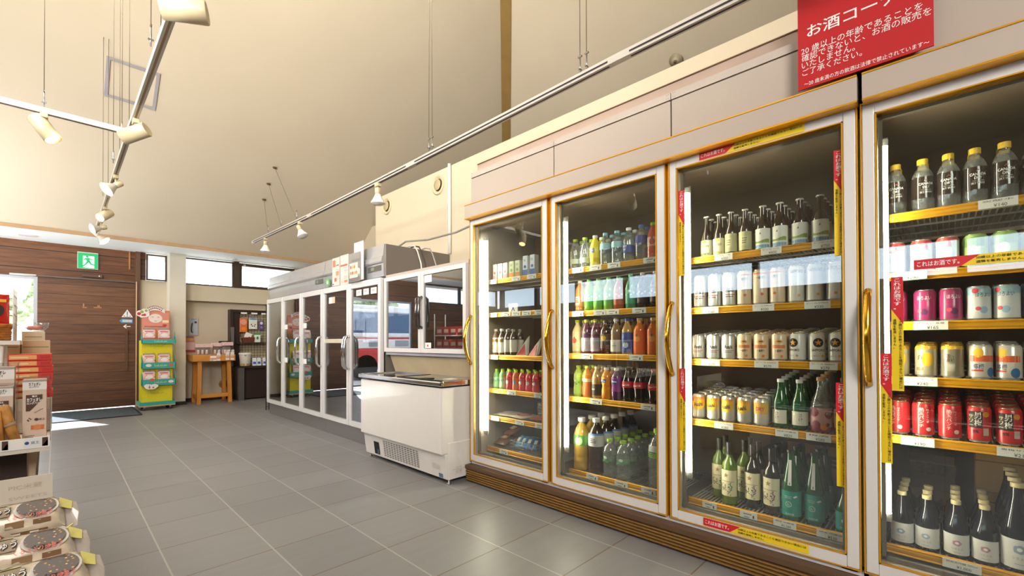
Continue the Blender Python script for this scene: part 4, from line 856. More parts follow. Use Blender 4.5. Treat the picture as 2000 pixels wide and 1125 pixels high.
# stacked cartons behind the bottom goods of the beer and sour can doors
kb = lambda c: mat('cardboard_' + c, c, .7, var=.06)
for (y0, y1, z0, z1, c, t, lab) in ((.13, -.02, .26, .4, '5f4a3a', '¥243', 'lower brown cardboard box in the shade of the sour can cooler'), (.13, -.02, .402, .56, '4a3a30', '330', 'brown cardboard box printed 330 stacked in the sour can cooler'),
                                    (-.08, -.3, .26, .43, 'a07a4a', 'Qui', 'tan cardboard box with round lettering behind the navy sake'), (-.08, -.3, .432, .6, 'a5824f', None, 'plain tan cardboard box on the lettered one')):
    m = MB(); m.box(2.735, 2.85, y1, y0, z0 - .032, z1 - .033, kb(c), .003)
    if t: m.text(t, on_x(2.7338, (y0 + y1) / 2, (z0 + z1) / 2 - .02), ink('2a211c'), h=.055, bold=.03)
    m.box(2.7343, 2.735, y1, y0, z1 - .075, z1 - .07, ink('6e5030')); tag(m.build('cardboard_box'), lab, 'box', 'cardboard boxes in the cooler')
m = MB(); m.box(2.735, 2.85, .36, .62, .222, .5, kb('8a6a42'), .003); m.text('WINE', on_x(2.7338, .5, .42), BLACK(), h=.06, bold=.05); m.box(2.7343, 2.735, .36, .62, .44, .445, ink('6e5030')); tag(m.build('cardboard_box'), 'tan cardboard box lettered WINE behind the green sake bottles', 'box', 'cardboard boxes in the cooler')
# ------------------------------------------------------------------ red alcohol sign
m = MB(); m.box(2.108, 2.1135, .024, .4255, 2.052, 2.45, mat('sign_red', 'b80f16', .6, var=.02)); sg = m.build('hanging_sign')
tag(sg, 'red alcohol age notice in white lettering above the cooler doors', 'sign')
m = MB(); f = on_x(2.1072, .4255, 2.05); wp = PAPER()
def tx(t, w, h, x0, y, b=0): m.text(t, f, wp, w=w, h=h, cx=x0 + w / 2, cy=y, bold=b)
tx('お酒コーナー', .335, .05, .032, .228, .01)
tx('20 歳以上の年齢であることを', .362, .029, .012, .156); tx('確認できないと、お酒の販売を', .383, .029, .013, .127)
tx('いたしません。', .172, .027, .013, .098); tx('ご了承ください。', .191, .027, .015, .068)
tx('～20 歳未満の方の飲酒は法律で禁止されています～', .369, .018, .021, .02, 0)
m.build('lettering', sg)
# ------------------------------------------------------------------ white chest freezer with the glass cabinet above it
fz = empty('display_freezer', (2.3, 3.19, 0), 'white chest freezer with sliding glass lid and glass display cabinet above', 'freezer')
def loc(o): o.location = Vector(o.location) - Vector((2.3, 3.19, 0)); return o
wh = mat('freezer_white', 'e6e1da', .16, var=.015, coat=.4)
m = MB(); m.box(1.92, 2.66, 2.585, 3.785, .222, .7, wh, .008); m.box(1.98, 2.66, 2.575, 3.775, .035, .3, wh, .004); loc(m.build('chest', fz))
m = MB(); m.slab([(1.945, 2.577, .222), (1.97, 2.577, .04), (1.985, 2.577, .04), (1.985, 2.577, .222)], (0, 1.196, 0), wh)
bp = loc(m.build('base_panel', fz))
def on_base(u, v):  # slanted base face, u from the far end towards the near end
    t = (.222 - v) / .182; return (1.9425 + .025 * t, 3.773 - u, v)
m = MB(); sl = mat('vent_slot', '3a342f', .7)
for i in range(13):
    for j in range(9): m.rect(on_base, .33 + i * .041, .36 + i * .041, .062 + j * .0155, .0685 + j * .0155, sl)
m.build('vent_grille', bp)
m = MB(); m.rect(on_base, .165, .255, .055, .165, BLACK()); m.rect(lambda u, v: (on_base(u, v)[0] - .001,) + on_base(u, v)[1:], .215, .24, .06, .1, ink('4a6a8a')); m.build('drain_opening', bp)
m = MB(); m.rect(on_base, 1.1, 1.15, .045, .075, ink('5a7f9a')); m.rect(on_base, 1.03, 1.12, .1, .14, mat('ghost_print', 'cfcac2', .3)); m.build('rating_sticker', bp)
m = MB()
for i in range(4): m.text(('電源コード注意', '据付上の注意事項を必ずお守り下さい', '水平に設置', 'アース')[i], lambda u, v: (2.05 + u, 2.5845 - .011, .07 + v), ink('8a847c'), w=(.05, .11, .06, .05)[i], cx=.02, cy=.045 - i * .014)
m.build('side_caution_print', bp)
m = MB(); ch = CHROME()
m.box(1.902, 1.935, 2.567, 3.8, .712, .748, ch, .008); m.box(1.93, 2.3, 2.567, 2.6, .712, .75, ch, .006); m.box(1.93, 2.3, 3.765, 3.8, .712, .75, ch, .006); m.box(2.26, 2.29, 2.6, 3.765, .7, .752, STEEL()); loc(m.build('lid_rim', fz))
m = MB(); m.box(1.94, 2.26, 2.6, 3.765, .45, .7, mat('freezer_well', '6f665c', .5)); loc(m.build('well', fz))
for i, (a, b, z) in enumerate(((2.605, 3.2, .745), (3.17, 3.76, .735))):
    m = MB(); m.box(1.938, 2.258, a, b, z, z + .005, clearmat('lid_glass', 'e9eee9', .7, .02, .12, .08)); l = loc(m.build('sliding_lid', fz))
    m = MB(); m.box(1.936, 1.95, a, b, z - .004, z + .009, DARK()); m.box(1.94, 2.258, b - .012 if i == 0 else a, b if i == 0 else a + .012, z - .004, z + .008, DARK()); m.build('lid_edge', l)
    m = MB(); m.lathe([(.0, 0), (.06, 0), (.06, .004), (0, .004)], DARK(), 16, at=(1.985, a + .25, z + .005)); m.build('finger_pull', l)
m = MB(); m.box(2.05, 2.13, 2.66, 2.74, .7505, .752, PAPER()); loc(m.build('lid_sticker', fz))
m = MB(); m.slab([(2.27, 2.59, .75), (2.21, 2.59, .92), (2.6, 2.59, .92), (2.6, 2.59, .75)], (0, 1.19, 0), mat('slanted_panel', 'cdb894', .4)); loc(m.build('slanted_panel', fz))
m = MB(); m.box(2.19, 2.7, 2.585, 2.605, .925, 1.655, PANEL()); m.box(2.19, 2.7, 3.775, 3.795, .925, 1.655, PANEL()); m.box(2.18, 2.7, 2.585, 3.795, 1.625, 1.66, PANEL()); m.box(2.18, 2.7, 2.585, 3.795, .912, .94, mat('cabinet_sill', 'bfc3cc', .3, .3)); m.box(2.66, 2.7, 2.6, 3.78, .94, 1.63, mat('cabinet_back', '8a7a66', .6)); cb = loc(m.build('upper_cabinet', fz))
m = MB(); m.box(2.22, 2.65, 2.61, 3.77, 1.16, 1.166, mat('glass_shelf', 'a39a8c', .3)); m.box(2.22, 2.65, 2.61, 3.77, 1.4, 1.406, mat('glass_shelf', 'a39a8c', .3)); m.build('shelf', cb)
for a, b, hs in ((3.19, 3.788, -1), (2.592, 3.184, 1)):
    m = MB(); fw = .036; w = FRAMEW()
    m.box(2.155, 2.185, a, a + fw, .94, 1.63, w); m.box(2.155, 2.185, b - fw, b, .94, 1.63, w); m.box(2.155, 2.185, a + fw, b - fw, .94, .94 + fw, w); m.box(2.155, 2.185, a + fw, b - fw, 1.63 - fw, 1.63, w); d = loc(m.build('door', fz))
    m = MB(); m.box(2.168, 2.173, a + fw, b - fw, .94 + fw, 1.63 - fw, clearmat('showcase_glass', 'd8d4cc', .6, .006, .28, .02, 1.0)); m.build('glass_pane', d)
    if hs < 0:
        m = MB(); y = a + .018; m.tube([(2.155, y, 1.15), (2.125, y, 1.165), (2.12, y, 1.28), (2.125, y, 1.395), (2.155, y, 1.41)], .013, mat('dark_chrome', '6f6964', .2, .9), 10); tag(m.build('door_handle', d), 'dark chrome bar handle')
    else:
        m = MB(); y = b - .018; m.tube([(2.155, y, 1.15), (2.125, y, 1.165), (2.12, y, 1.28), (2.125, y, 1.395), (2.155, y, 1.41)], .013, mat('dark_chrome', '6f6964', .2, .9), 10); tag(m.build('door_handle', d), 'dark chrome bar handle')
        m = MB(); m.box(2.1665, 2.1678, b - .14, b - .04, 1.53, 1.59, PAPER()); m.build('door_sticker', d)
        m = MB(); m.box(2.1665, 2.1678, b - .13, b - .045, .98, 1.025, PAPER()); m.disc(on_x(2.166, b - .085, 1.0), .01, RED(), n=10); m.build('door_sticker', d)
m = MB()
for x, y in ((2.0, 2.6), (2.0, 3.75), (2.6, 2.6), (2.6, 3.75)): m.lathe([(0, 0), (.016, 0), (.016, .006), (.008, .01), (.008, .036)], STEEL(), 10, at=(x, y, 0))
loc(m.build('foot', fz))
# ------------------------------------------------------------------ steel upright refrigerators
def fridge(ya, yb, nd, label):
    c = empty('upright_refrigerator', (2.5, (ya + yb) / 2, 0), label, 'refrigerator', 'steel refrigerators along the wall')
    O = Vector(c.location); fix = lambda o: (setattr(o, 'location', -O), o)[1]
    grey = mat('fridge_side_grey', '787068', .45, .2, var=.02); li = mat('fridge_liner', '93826f', .5, var=.06)
    m = MB(); m.box(2.19, 2.94, yb, yb + .03, .02, 1.965, grey); m.box(2.19, 2.94, ya - .03, ya, .02, 1.965, grey); m.box(2.88, 2.935, yb + .005, ya - .005, .025, 1.96, li); m.box(2.2, 2.935, yb + .005, ya - .005, 1.62, 1.963, grey); m.box(2.2, 2.94, yb, ya, .1, .17, li); fix(m.build('cabinet_body', c))
    # curved header
    pr = [(2.2, 1.652), (2.168, 1.655), (2.163, 1.735), (2.163, 1.78), (2.148, 1.788), (2.14, 1.8), (2.148, 1.838), (2.158, 1.85), (2.17, 1.962), (2.2, 1.968)]
    m = MB(); n = len(pr); hm = mat('fridge_header', 'cfcfd2', .22, .6, var=.03)
    V = [(x, yb + .002, z) for x, z in pr] + [(x, ya - .002, z) for x, z in pr]
    m.add(V, [(i, i + 1, n + i + 1, n + i) for i in range(n - 1)] + [tuple(range(n)), tuple(range(2 * n - 1, n - 1, -1))], hm); h = fix(m.build('header', c))
    m = MB(); m.box(2.157, 2.164, yb + .04, yb + .3 if nd == 2 else yb + .26, 1.715, 1.765, mat('control_panel', '5a5852', .3)); m.rect(on_x(2.1565, yb + .2, 1.74), -.03, .03, -.014, .014, mat('display_green', '7f8a74', .3)); m.build('control_panel', h)
    m = MB(); st = STEEL(); m.box(2.17, 2.3, yb, ya, .0, .155, mat('kick_steel', 'a09c98', .32, .8, var=.05, stretch=(1, .2, 30))); fix(m.build('kick_plate', c))
    for k in range(1, 4):
        m = MB(); z = .2 + k * .36
        for i in range(int((ya - yb) / .04)): m.box(2.26, 2.84, yb + .05 + i * .04, yb + .053 + i * .04, z, z + .004, mat('fridge_wire', '9a9186', .4, .4))
        m.box(2.26, 2.268, yb + .03, ya - .03, z - .004, z + .008, mat('fridge_wire', '9a9186', .4, .4)); fix(m.build('shelf', c))
    w = (ya - yb) / nd; fr = mat('fridge_door_frame', 'e4e2e0', .28, .15, var=.02)
    for k in range(nd):
        a, b = yb + w * k + .006, yb + w * (k + 1) - .006; t = .045
        m = MB(); m.box(2.13, 2.17, a, a + t, .165, 1.64, fr, .003); m.box(2.13, 2.17, b - t, b, .165, 1.64, fr, .003); m.box(2.13, 2.17, a + t, b - t, .165, .215, fr); m.box(2.13, 2.17, a + t, b - t, 1.58, 1.64, fr)
        if nd == 2 and k == 1: m.box(2.14, 2.165, a + t, b - t, 1.02, 1.065, mat('mid_bar', 'cfc4ae', .4))
        d = fix(m.build('door', c))
        m = MB(); m.box(2.145, 2.151, a + t, b - t, .215, 1.58, clearmat('fridge_glass', 'd8d4cc', .75, .006, .26, .015, 1.0)); m.build('glass_pane', d)
        left = not (nd == 2 and k == 0); y = (b - .02) if not left else (a + .02)
        # handles: pairs meet between the doors of the near unit
        y = a + .02 if (nd == 3 or k == 1) else b - .02
        m = MB(); m.tube([(2.13, y, .75), (2.1, y, .757), (2.078, y, .79), (2.075, y, .92), (2.078, y, 1.05), (2.1, y, 1.083), (2.13, y, 1.09)], .012, CHROME(), 10); tag(m.build('door_handle', d), 'chrome loop handle')
        if nd == 3 and k < 2:
            for z in (1.2, .76): m = MB(); m.box(2.1435, 2.1449, b - .145, b - .05, z, z + .063, PAPER()); fix(m.build('door_sticker', d)).location = (0, 0, 0)
        if nd == 2 and k == 0:
            for i in range(3): m = MB(); m.box(2.1435, 2.1449, b - .25 - i * .15, b - .14 - i * .15, 1.5, 1.56, PAPER()); scribble(m, on_x(2.143, b - .195 - i * .15, 1.53), ink('6a6a74'), -.035, .03, .01, 3); m.build('door_sticker', d)
        if nd == 2 and k == 1:
            m = MB(); m.box(2.1435, 2.1449, a + .35, a + .5, 1.46, 1.53, ink('d8c3a0')); m.box(2.1425, 2.1434, a + .42, a + .5, 1.46, 1.53, PAPER()); m.build('door_sticker', d)
    return c
fridge(7.05, 5.125, 3, 'three-door steel upright refrigerator, the one standing farther along the wall')
fridge(5.12, 3.81, 2, 'two-door steel upright refrigerator between the three-door one and the freezer')
# notices taped and propped on the header of the near refrigerator
def notice(name, label, y0, y1, z0, z1, x, tint, pics, cat='notice'):
    m = MB(); m.box(x, x + .003, y1, y0, z0, z1, tint); f = on_x(x - .0006, y0, z0); w, h = y0 - y1, z1 - z0
    for (u0, u1, v0, v1, c) in pics: m.rect(f, u0 * w, u1 * w, v0 * h, v1 * h, ink(c))
    for v in (.55, .5, .45, .25, .2): m.rect(on_x(x - .0008, y0, z0), .5 * w, .9 * w, v * h, (v + .012) * h, ink('9a8f8a'))
    return tag(m.build(name), label, cat, 'papers on the refrigerator header')
pk = mat('pink_paper', 'e2cfc6', .6, var=.02)
notice('paper_flyer', 'pale flyer with food pictures taped on the refrigerator header, first of two', 4.86, 4.68, 1.645, 1.95, 2.133, pk, [(.05, .45, .68, .92, 'c9825a'), (.55, .9, .7, .74, '8a6a62'), (.5, .9, .35, .5, 'd09a70'), (.3, .6, .15, .28, 'c07850'), (.05, .2, .04, .09, '5a3a78')])
notice('paper_flyer', 'second pale flyer with a row of red marks on the refrigerator header', 4.665, 4.475, 1.642, 1.955, 2.133, pk, [(.05, .9, .62, .68, 'c9604a'), (.1, .8, .3, .55, 'e0cfc9'), (.5, .9, .06, .14, 'd08a5a'), (.05, .4, .06, .14, 'd8c0b0')])
m = MB(); m.box(2.115, 2.118, 4.11, 4.31, 1.65, 2.035, mat('grey_card', 'dcd6d0', .5)); tag(m.build('backing_card'), 'tall blank pale card propped on top of the refrigerator header', 'card', 'papers on the refrigerator header')
m = MB(); m.box(2.1, 2.108, 4.16, 4.4, 1.64, 1.93, clearmat('clear_pocket', 'f4f1ee', .6, .05, .25, .25), .002); o = m.build('plastic_pocket'); m = MB(); f = on_x(2.0995, 4.4, 1.66); m.rect(f, .02, .2, .02, .17, pk)
for i in range(7): m.disc(on_x(2.099, 4.4, 1.66), .018, ink(('d8864a', 'c9604a', 'e0b070')[i % 3]), .05 + (i % 4) * .04, .07 + (i // 4) * .06, 8)
m.build('paper_insert', o); tag(o, 'clear plastic pocket holding a picture sheet in front of the pale card', 'pocket', 'papers on the refrigerator header')
m = MB(); m.box(2.13, 2.135, 4.93, 5.03, 1.665, 1.74, ink('6fb06a')); m.disc(on_x(2.1295, 4.98, 1.70), .02, PAPER(), n=10); tag(m.build('green_sticker'), 'small green sticker at the seam of the two steel refrigerators', 'sticker')
# cables over the refrigerators
cg = mat('cable_grey', '8a857e', .5)
m = MB(); m.tube([(2.38, 3.9, 1.98), (2.43, 3.85, 2.03), (2.45, 3.5, 1.995), (2.47, 3.1, 2.0), (2.5, 2.8, 2.05), (2.5, 2.57, 2.12)], .009, cg, 8); tag(m.build('power_cable'), 'long grey cable sagging from the refrigerator to the drinks cooler', 'cable', 'cables over the refrigerators')
for i, (x, c) in enumerate(((2.48, 'd8d4cc'), (2.53, '3a3633'), (2.66, 'a39d95'))):
    m = MB(); m.tube([(x, 4.05, 1.98), (x + .01, 3.86, 2.0), (x + .015, 3.79, 1.985), (x + .02, 3.75, 1.93), (x + .015, 3.68, 1.8), (x, 3.64, 1.669)], .007, mat('cable_' + c, c, .5), 8)
    tag(m.build('power_cable'), ('white', 'black', 'pale grey')[i] + ' cable looping over the end of the steel refrigerator', 'cable', 'cables over the refrigerators')
# ------------------------------------------------------------------ partition fittings
for y in (4.01, 5.1):
    o = empty('air_vent', (2.95, y, 2.762), 'round cream air vent on the partition ' + ('beside the white pipe' if y < 4.5 else 'near the partition corner'), 'vent', 'round air vents')
    def rx(prof, mm, n=24):
        m = MB(); m.lathe(prof, mm, n); m.v = [(-z, x, y_) for (x, y_, z) in m.v]; m.f = [f for f in m.f]; return m
    rx([(.105, 0), (.108, .012), (.09, .022), (.085, .006), (.07, .004)], mat('vent_cream', 'd3c39f', .5)).build('rim', o)
    rx([(.086, .001), (0, .001)], mat('vent_dark', '57482f', .8)).build('opening', o)
    rx([(.06, .02), (.055, .026), (0, .018)], mat('vent_cream2', 'b9a884', .5)).build('damper_disc', o)
m = MB(); m.tube([(2.93, 3.79, 1.97), (2.93, 3.79, 2.93)], .018, WHITE(), 10); tag(m.build('conduit_pipe'), 'thin white vertical pipe on the partition above the refrigerators', 'pipe')
# ------------------------------------------------------------------ track lighting
al = mat('track_aluminium', 'c9c3ba', .35, .2, var=.03); slot = mat('track_slot', '2a2028', .6); slot2 = mat('track_slot_lit', '8d6f49', .6)
def spot(p, d, kind, label, on=True, power=40):
    """p: point on the track; d: aiming direction"""
    d = Vector(d).normalized(); o = empty('track_spotlight', p, label, 'spotlight', 'track spotlights'); p = Vector((0, 0, 0))
    cw = mat('spot_cream', 'c6b694', .4, .1); wl = mat('spot_lens_warm', 'ffdf9e', .4, 0, 9, var=0)
    m = MB(); m.box(-.018, .018, -.03, .03, -.03, .0, cw, .003); m.tube([(0, 0, -.03), (0, 0, -.075)], .008, cw, 8); m.build('mount', o)
    c = Vector((0, 0, -.09)); q = d.to_track_quat('Z', 'Y').to_matrix()
    def lam(prof, mm, nm, n=22):
        m = MB(); m.lathe(prof, mm, n); m.v = [tuple(c + q @ Vector(v)) for v in m.v]; return m.build(nm, o)
    if kind == 'can':
        lam([(0, -.075), (.043, -.075), (.043, -.075), (.046, -.07), (.046, .085), (.042, .085), (.042, .07)], cw, 'lamp_housing'); lam([(.042, .072), (0, .072)], wl, 'lens')
        tip = c + d * .09
    else:
        lam([(0, -.05), (.024, -.05), (.026, -.045), (.026, .0), (.02, .005)], cw, 'lamp_socket')
        lam([(.018, .0), (.026, .012), (.036, .035), (.06, .075), (.062, .085)], mat('par_reflector' + ('' if on else '_off'), 'd9d5cd' if on else 'efece6', .25, .6 if on else 0, var=.02), 'reflector_bulb'); lam([(.061, .084), (.045, .095), (0, .1)], wl if on else mat('par_lens_off', 'dedad2', .2), 'lens')
        tip = c + d * .11
    if on:
        L = bpy.data.lights.new('spot_beam', 'SPOT'); L.energy = power; L.color = (1, .8, .55); L.spot_size = 1.1; L.spot_blend = .6; L.shadow_soft_size = .03
        lo = bpy.data.objects.new('spot_beam', L); COL.objects.link(lo); lo.parent = o; lo.location = tip + d * .02; lo.rotation_euler = d.to_track_quat('-Z', 'Y').to_euler()
    return o
def track(name, label, P, axis):
    o = empty(name, P[0], label, 'lighting track', 'ceiling lighting tracks'); b = Vector(P[0])
    for a, c in zip(P[:-1], P[1:]):
        a, c = Vector(a) - b, Vector(c) - b; h = .017
        w = Vector((h, 0, 0)) if axis == 'Y' else Vector((0, h, 0)); up = Vector((0, 0, .036))
        m = MB(); m.slab([a - w, a + w, a + w + up, a - w + up], c - a, al); m.build('rail_section', o)
        m = MB(); e = (c - a).normalized() * .06; z = Vector((0, 0, -.0012)); m.add([a + e - w * .3 + z, a + e + w * .3 + z, c - e + w * .3 + z, c - e - w * .3 + z], [(0, 1, 2, 3)], slot if b.x > 1 else slot2); m.build('rail_slot', o)
        if b.x > 1:
            m = MB(); s = Vector((-h - .001, 0, 0)); m.add([a + e + s + up * .3, c - e + s + up * .3, c - e + s + up * .58, a + e + s + up * .58], [(0, 1, 2, 3)], slot); m.build('rail_slot', o)
    return o
track('lighting_track', 'aluminium lighting track with three lamps above the refrigerators', [(1.95, 7.05, 2.43), (1.95, 5.0, 2.405), (1.95, 3.0, 2.41), (1.95, 1.15, 2.425), (1.95, -.6, 2.41)], 'Y')
track('lighting_track', 'long aluminium lighting track running towards the wooden door', [(.365, 7.9, 2.5), (.36, 6.0, 2.5), (.355, 4.1, 2.5), (.36, 1.5, 2.5)], 'Y')
track('lighting_track', 'lighting track branching off crosswise from the long one', [(-2.2, 4.12, 2.5), (.33, 4.12, 2.5)], 'X')
spot((.37, 2.24, 2.5), (-.84, .36, -.1), 'can', 'cream cylinder spotlight at the upper frame edge on the long track', True, 25)
spot((.36, 3.8, 2.5), (-.75, .6, -.42), 'can', 'cream cylinder spotlight just beside the track junction', True, 25)
spot((-.06, 4.12, 2.5), (.45, -.25, -.75), 'can', 'cream cylinder spotlight on the crosswise track', True, 25)
spot((.36, 5.2, 2.5), (-.7, -.2, -.6), 'par', 'silver cone spotlight in the middle of the long track', True, 25)
spot((.365, 6.5, 2.5), (-.5, -.55, -.5), 'can', 'glowing cylinder spotlight near the end of the long track', True, 25)
spot((.365, 7.1, 2.47), (-.85, -.2, -.35), 'par', 'silver cone spotlight aimed sideways at the end of the long track', True, 20)
spot((.365, 7.55, 2.45), (.55, -.25, -.6), 'par', 'lowest silver cone spotlight beneath the end of the long track', True, 20)
spot((1.95, 3.53, 2.41), (.02, 0, -1), 'par', 'white cone lamp hanging in front of the partition vents', False)
spot((1.95, 5.3, 2.41), (.25, -.35, -.9), 'par', 'tilted white cone lamp, middle one over the steel refrigerators', False)
spot((1.95, 6.5, 2.42), (0, .1, -1), 'par', 'white cone lamp at the far end of its track', False)
wm = mat('suspension_wire', '7d7060', .4, .6)
def zc(x, y): return min(2.52 + .75 * (8.42 - y), 2.52 + .75 * (8.42 - x))
def wire(a, b, label, rose=False):
    a = Vector(a); b = Vector(b); o = empty('suspension_wire', b, label, 'suspension wire', 'wires holding the lighting tracks')
    m = MB(); m.tube([b - b, a - b], .0022, wm, 5); m.build('cable', o)
    m = MB(); m.box(-.012, .012, -.004, .004, .03, .038, STEEL()); m.box(-.004, .004, -.012, .012, .1, .108, STEEL()); m.tube([(0, 0, 0), (0, 0, .11)], .004, STEEL(), 6); m.build('clamp', o)
    if rose:
        m = MB(); m.lathe([(0, -.02), (.02, -.018), (.03, 0)], mat('ceiling_rose', '6a4c30', .5), 12, at=tuple(a - b)); m.build('ceiling_rose', o)
for i, (y, ns) in enumerate(((2.88, 'between the first and second spotlights'), (4.3, 'just past the track junction'), (5.0, 'by the middle cone spotlight'), (6.2, 'near the end spotlights'))):
    for s in (-.02, .02): wire((.35 + s, y, zc(.35, y)), (.35 + s, y, 2.54), f'{"paired thin wire holding the long track " + ns}, {"outer" if s < 0 else "inner"} strand')
wire((-.06, 4.12, zc(0, 4.12)), (-.06, 4.12, 2.54), 'thin wire holding the crosswise track above its spotlight')
for y, ns in ((2.75, 'over the chest freezer'), (1.37, 'over the beer door')):
    for s in (-.03, .03): wire((1.95 + s * .6, y + s, zc(1.95, y)), (1.95, y + s * .7, 2.452), f'thin wire holding the refrigerator track {ns}, {"first" if s < 0 else "second"} strand')
for (a, b, ns) in (((2.22, 7.0, 3.58), (1.95, 5.4, 2.452), 'uppermost'), ((2.21, 7.24, 3.4), (1.95, 5.9, 2.458), 'middle'), ((2.22, 7.48, 3.22), (1.95, 6.4, 2.463), 'lowest')):
    wire(a, b, f'slanting track wire hung from the {ns} brown ceiling rose', True)
o = empty('ceiling_nozzle', (5.54, 2.46, 4.63), 'small round nozzle on the sloping ceiling above the drinks coolers', 'nozzle')
o.rotation_euler = (0, math.atan(.75) + PI, 0)
for a in ((.085, '9f9076'), (.05, 'b5a68a'), (.02, '6a5c48')):
    m = MB(); m.lathe([(a[0], 0), (a[0] * .95, .02 + (.085 - a[0]) * .4), (0, .02 + (.085 - a[0]) * .4)], mat('nozzle_' + a[1], a[1], .5), 20); m.build({.085: 'rim', .05: 'collar', .02: 'orifice'}[a[0]], o)
# ------------------------------------------------------------------ entrance fittings
o = empty('exit_sign', (.333, 9.35, 2.275), 'green and white running man exit sign over the wooden door', 'exit sign')
m = MB(); m.box(-.115, .115, -.03, 0, -.125, .125, mat('exit_box', 'dfe6df', .4), .004); m.build('housing', o)
m = MB(); m.rect(on_y(-.0312), -.11, .11, -.12, .112, mat('exit_green', '14a860', .5, 0, .55, var=0)); f = on_y(-.0325); ew = mat('exit_white', 'f2fff6', .5, 0, .7, var=0)
m.rect(f, -.055, .07, -.11, .07, ew); f = on_y(-.0335); eg = mat('exit_green', '14a860', .5)
m.disc(f, .016, eg, -.008, .058, 12)
for q in ([(-.03, .035), (.012, .042), (.022, .0), (-.012, -.012)], [(-.03, .035), (-.05, .005), (-.04, -.002), (-.02, .022)], [(.012, .042), (.045, .02), (.062, .03), (.06, .02), (.044, .006), (.016, .022)], [(-.012, -.012), (.022, 0), (.04, -.045), (.075, -.055), (.07, -.07), (.028, -.06), (.005, -.025)], [(-.012, -.012), (.01, -.02), (-.02, -.065), (-.055, -.1), (-.068, -.09), (-.035, -.058)], [(-.055, -.11), (.0, -.07), (.0, -.08), (-.04, -.11)]):
    m.flat(q, [tuple(range(len(q)))], f, eg)
m.build('pictogram_panel', o)
o = empty('door_sensor', (.385, 9.35, 2.05), 'brown sliding door sensor below the exit sign', 'sensor'); m = MB(); m.box(-.115, .115, -.035, 0, -.025, .025, mat('sensor_brown', '5c4334', .35), .006); m.build('housing', o); m = MB(); m.disc(on_y(-.036), .008, mat('sensor_eye', 'e6dccb', .2, 0, .6), .075, 0, 10); m.build('lens', o)
m = MB(); m.flat([(-.03, .0), (.02, -.025), (.035, .005), (-.012, .032)], [(0, 1, 2, 3)], on_y(9.35, -.115, 1.89), mat('yellowed_paper', 'e0cfa0', .6)); m.box(-.125, -.105, 9.351, 9.356, 1.885, 1.9, ink('cdbb8c')); tag(m.build('paper_tag'), 'small tilted yellowish paper tag stuck above the wooden door', 'tag')
m = MB(); m.box(-.46, -.2, 9.335, 9.38, 1.985, 2.01, mat('closer_white', 'd9d6d0', .4), .004); m.tube([(-.46, 9.34, 2.0), (-.2, 9.34, 1.99)], .006, STEEL(), 6); tag(m.build('window_closer'), 'white metal operator bar on top of the entrance window', 'window operator')
o = empty('door_mat', (.42, 8.73, 0), 'dark grey ribbed doormat in front of the wooden door', 'doormat')
mm = mat('mat_ribbed', '4a525a', .95, var=.25, scale=40, bump=.6); m = MB(); m.box(-.47, .42, -.53, .55, .001, .009, mm); m.build('pile', o)
m = MB(); r_ = DARK(); m.box(-.49, .44, -.55, -.53, .001, .012, r_); m.box(-.49, .44, .55, .57, .001, .012, r_); m.box(.42, .44, -.53, .55, .001, .012, r_); m.box(-.49, -.47, -.53, .55, .001, .012, r_); m.build('rubber_edge', o)
# ------------------------------------------------------------------ yellow cosmetics stand
X0, X1, YS, YB_ = .9, 1.275, 8.62, 8.98
o = empty('display_stand', (0, 0, 0), 'yellow and teal cardboard display stand on castors beside the pillar', 'display stand')
ye = speck_mat('stand_yellow_print', 'e3d21c', ['5a6a3a', 'b9a020', 'c9c030', '7a5a30'], 26, .12); te = mat('stand_teal', '3aa39a', .5, var=.03)
m = MB(); m.box(X0, X1, YS + .06, YB_, .12, 1.06, ye); m.text('LuLuLun', on_y(YS + .0585, (X0 + X1) / 2 - .0, .26), ink('b5aa40'), w=.16); m.text('LuLuLun', on_y(YS + .0585, (X0 + X1) / 2, .98), ink('b5aa40'), w=.16); m.build('body', o)
m = MB(); m.box(X0 - .03, X1 + .03, YS, YB_ + .01, .075, .125, te); m.box(X0 - .03, X1 + .03, YS, YB_ + .01, .06, .075, mat('plywood_edge', 'd2a468', .6)); m.build('base_board', o)
for x in (X0 + .03, X1 - .03):
    for y in (YS + .04, YB_ - .04):
        m = MB(); m.box(x - .012, x + .012, y - .012, y + .012, .04, .06, STEEL()); m.v += []; cst = m.build('castor', o); m = MB(); m.tube([(x - .012, y, .022), (x + .012, y, .022)], .022, mat('castor_wheel', '4a4642', .5), 14); m.build('castor_wheel', cst)
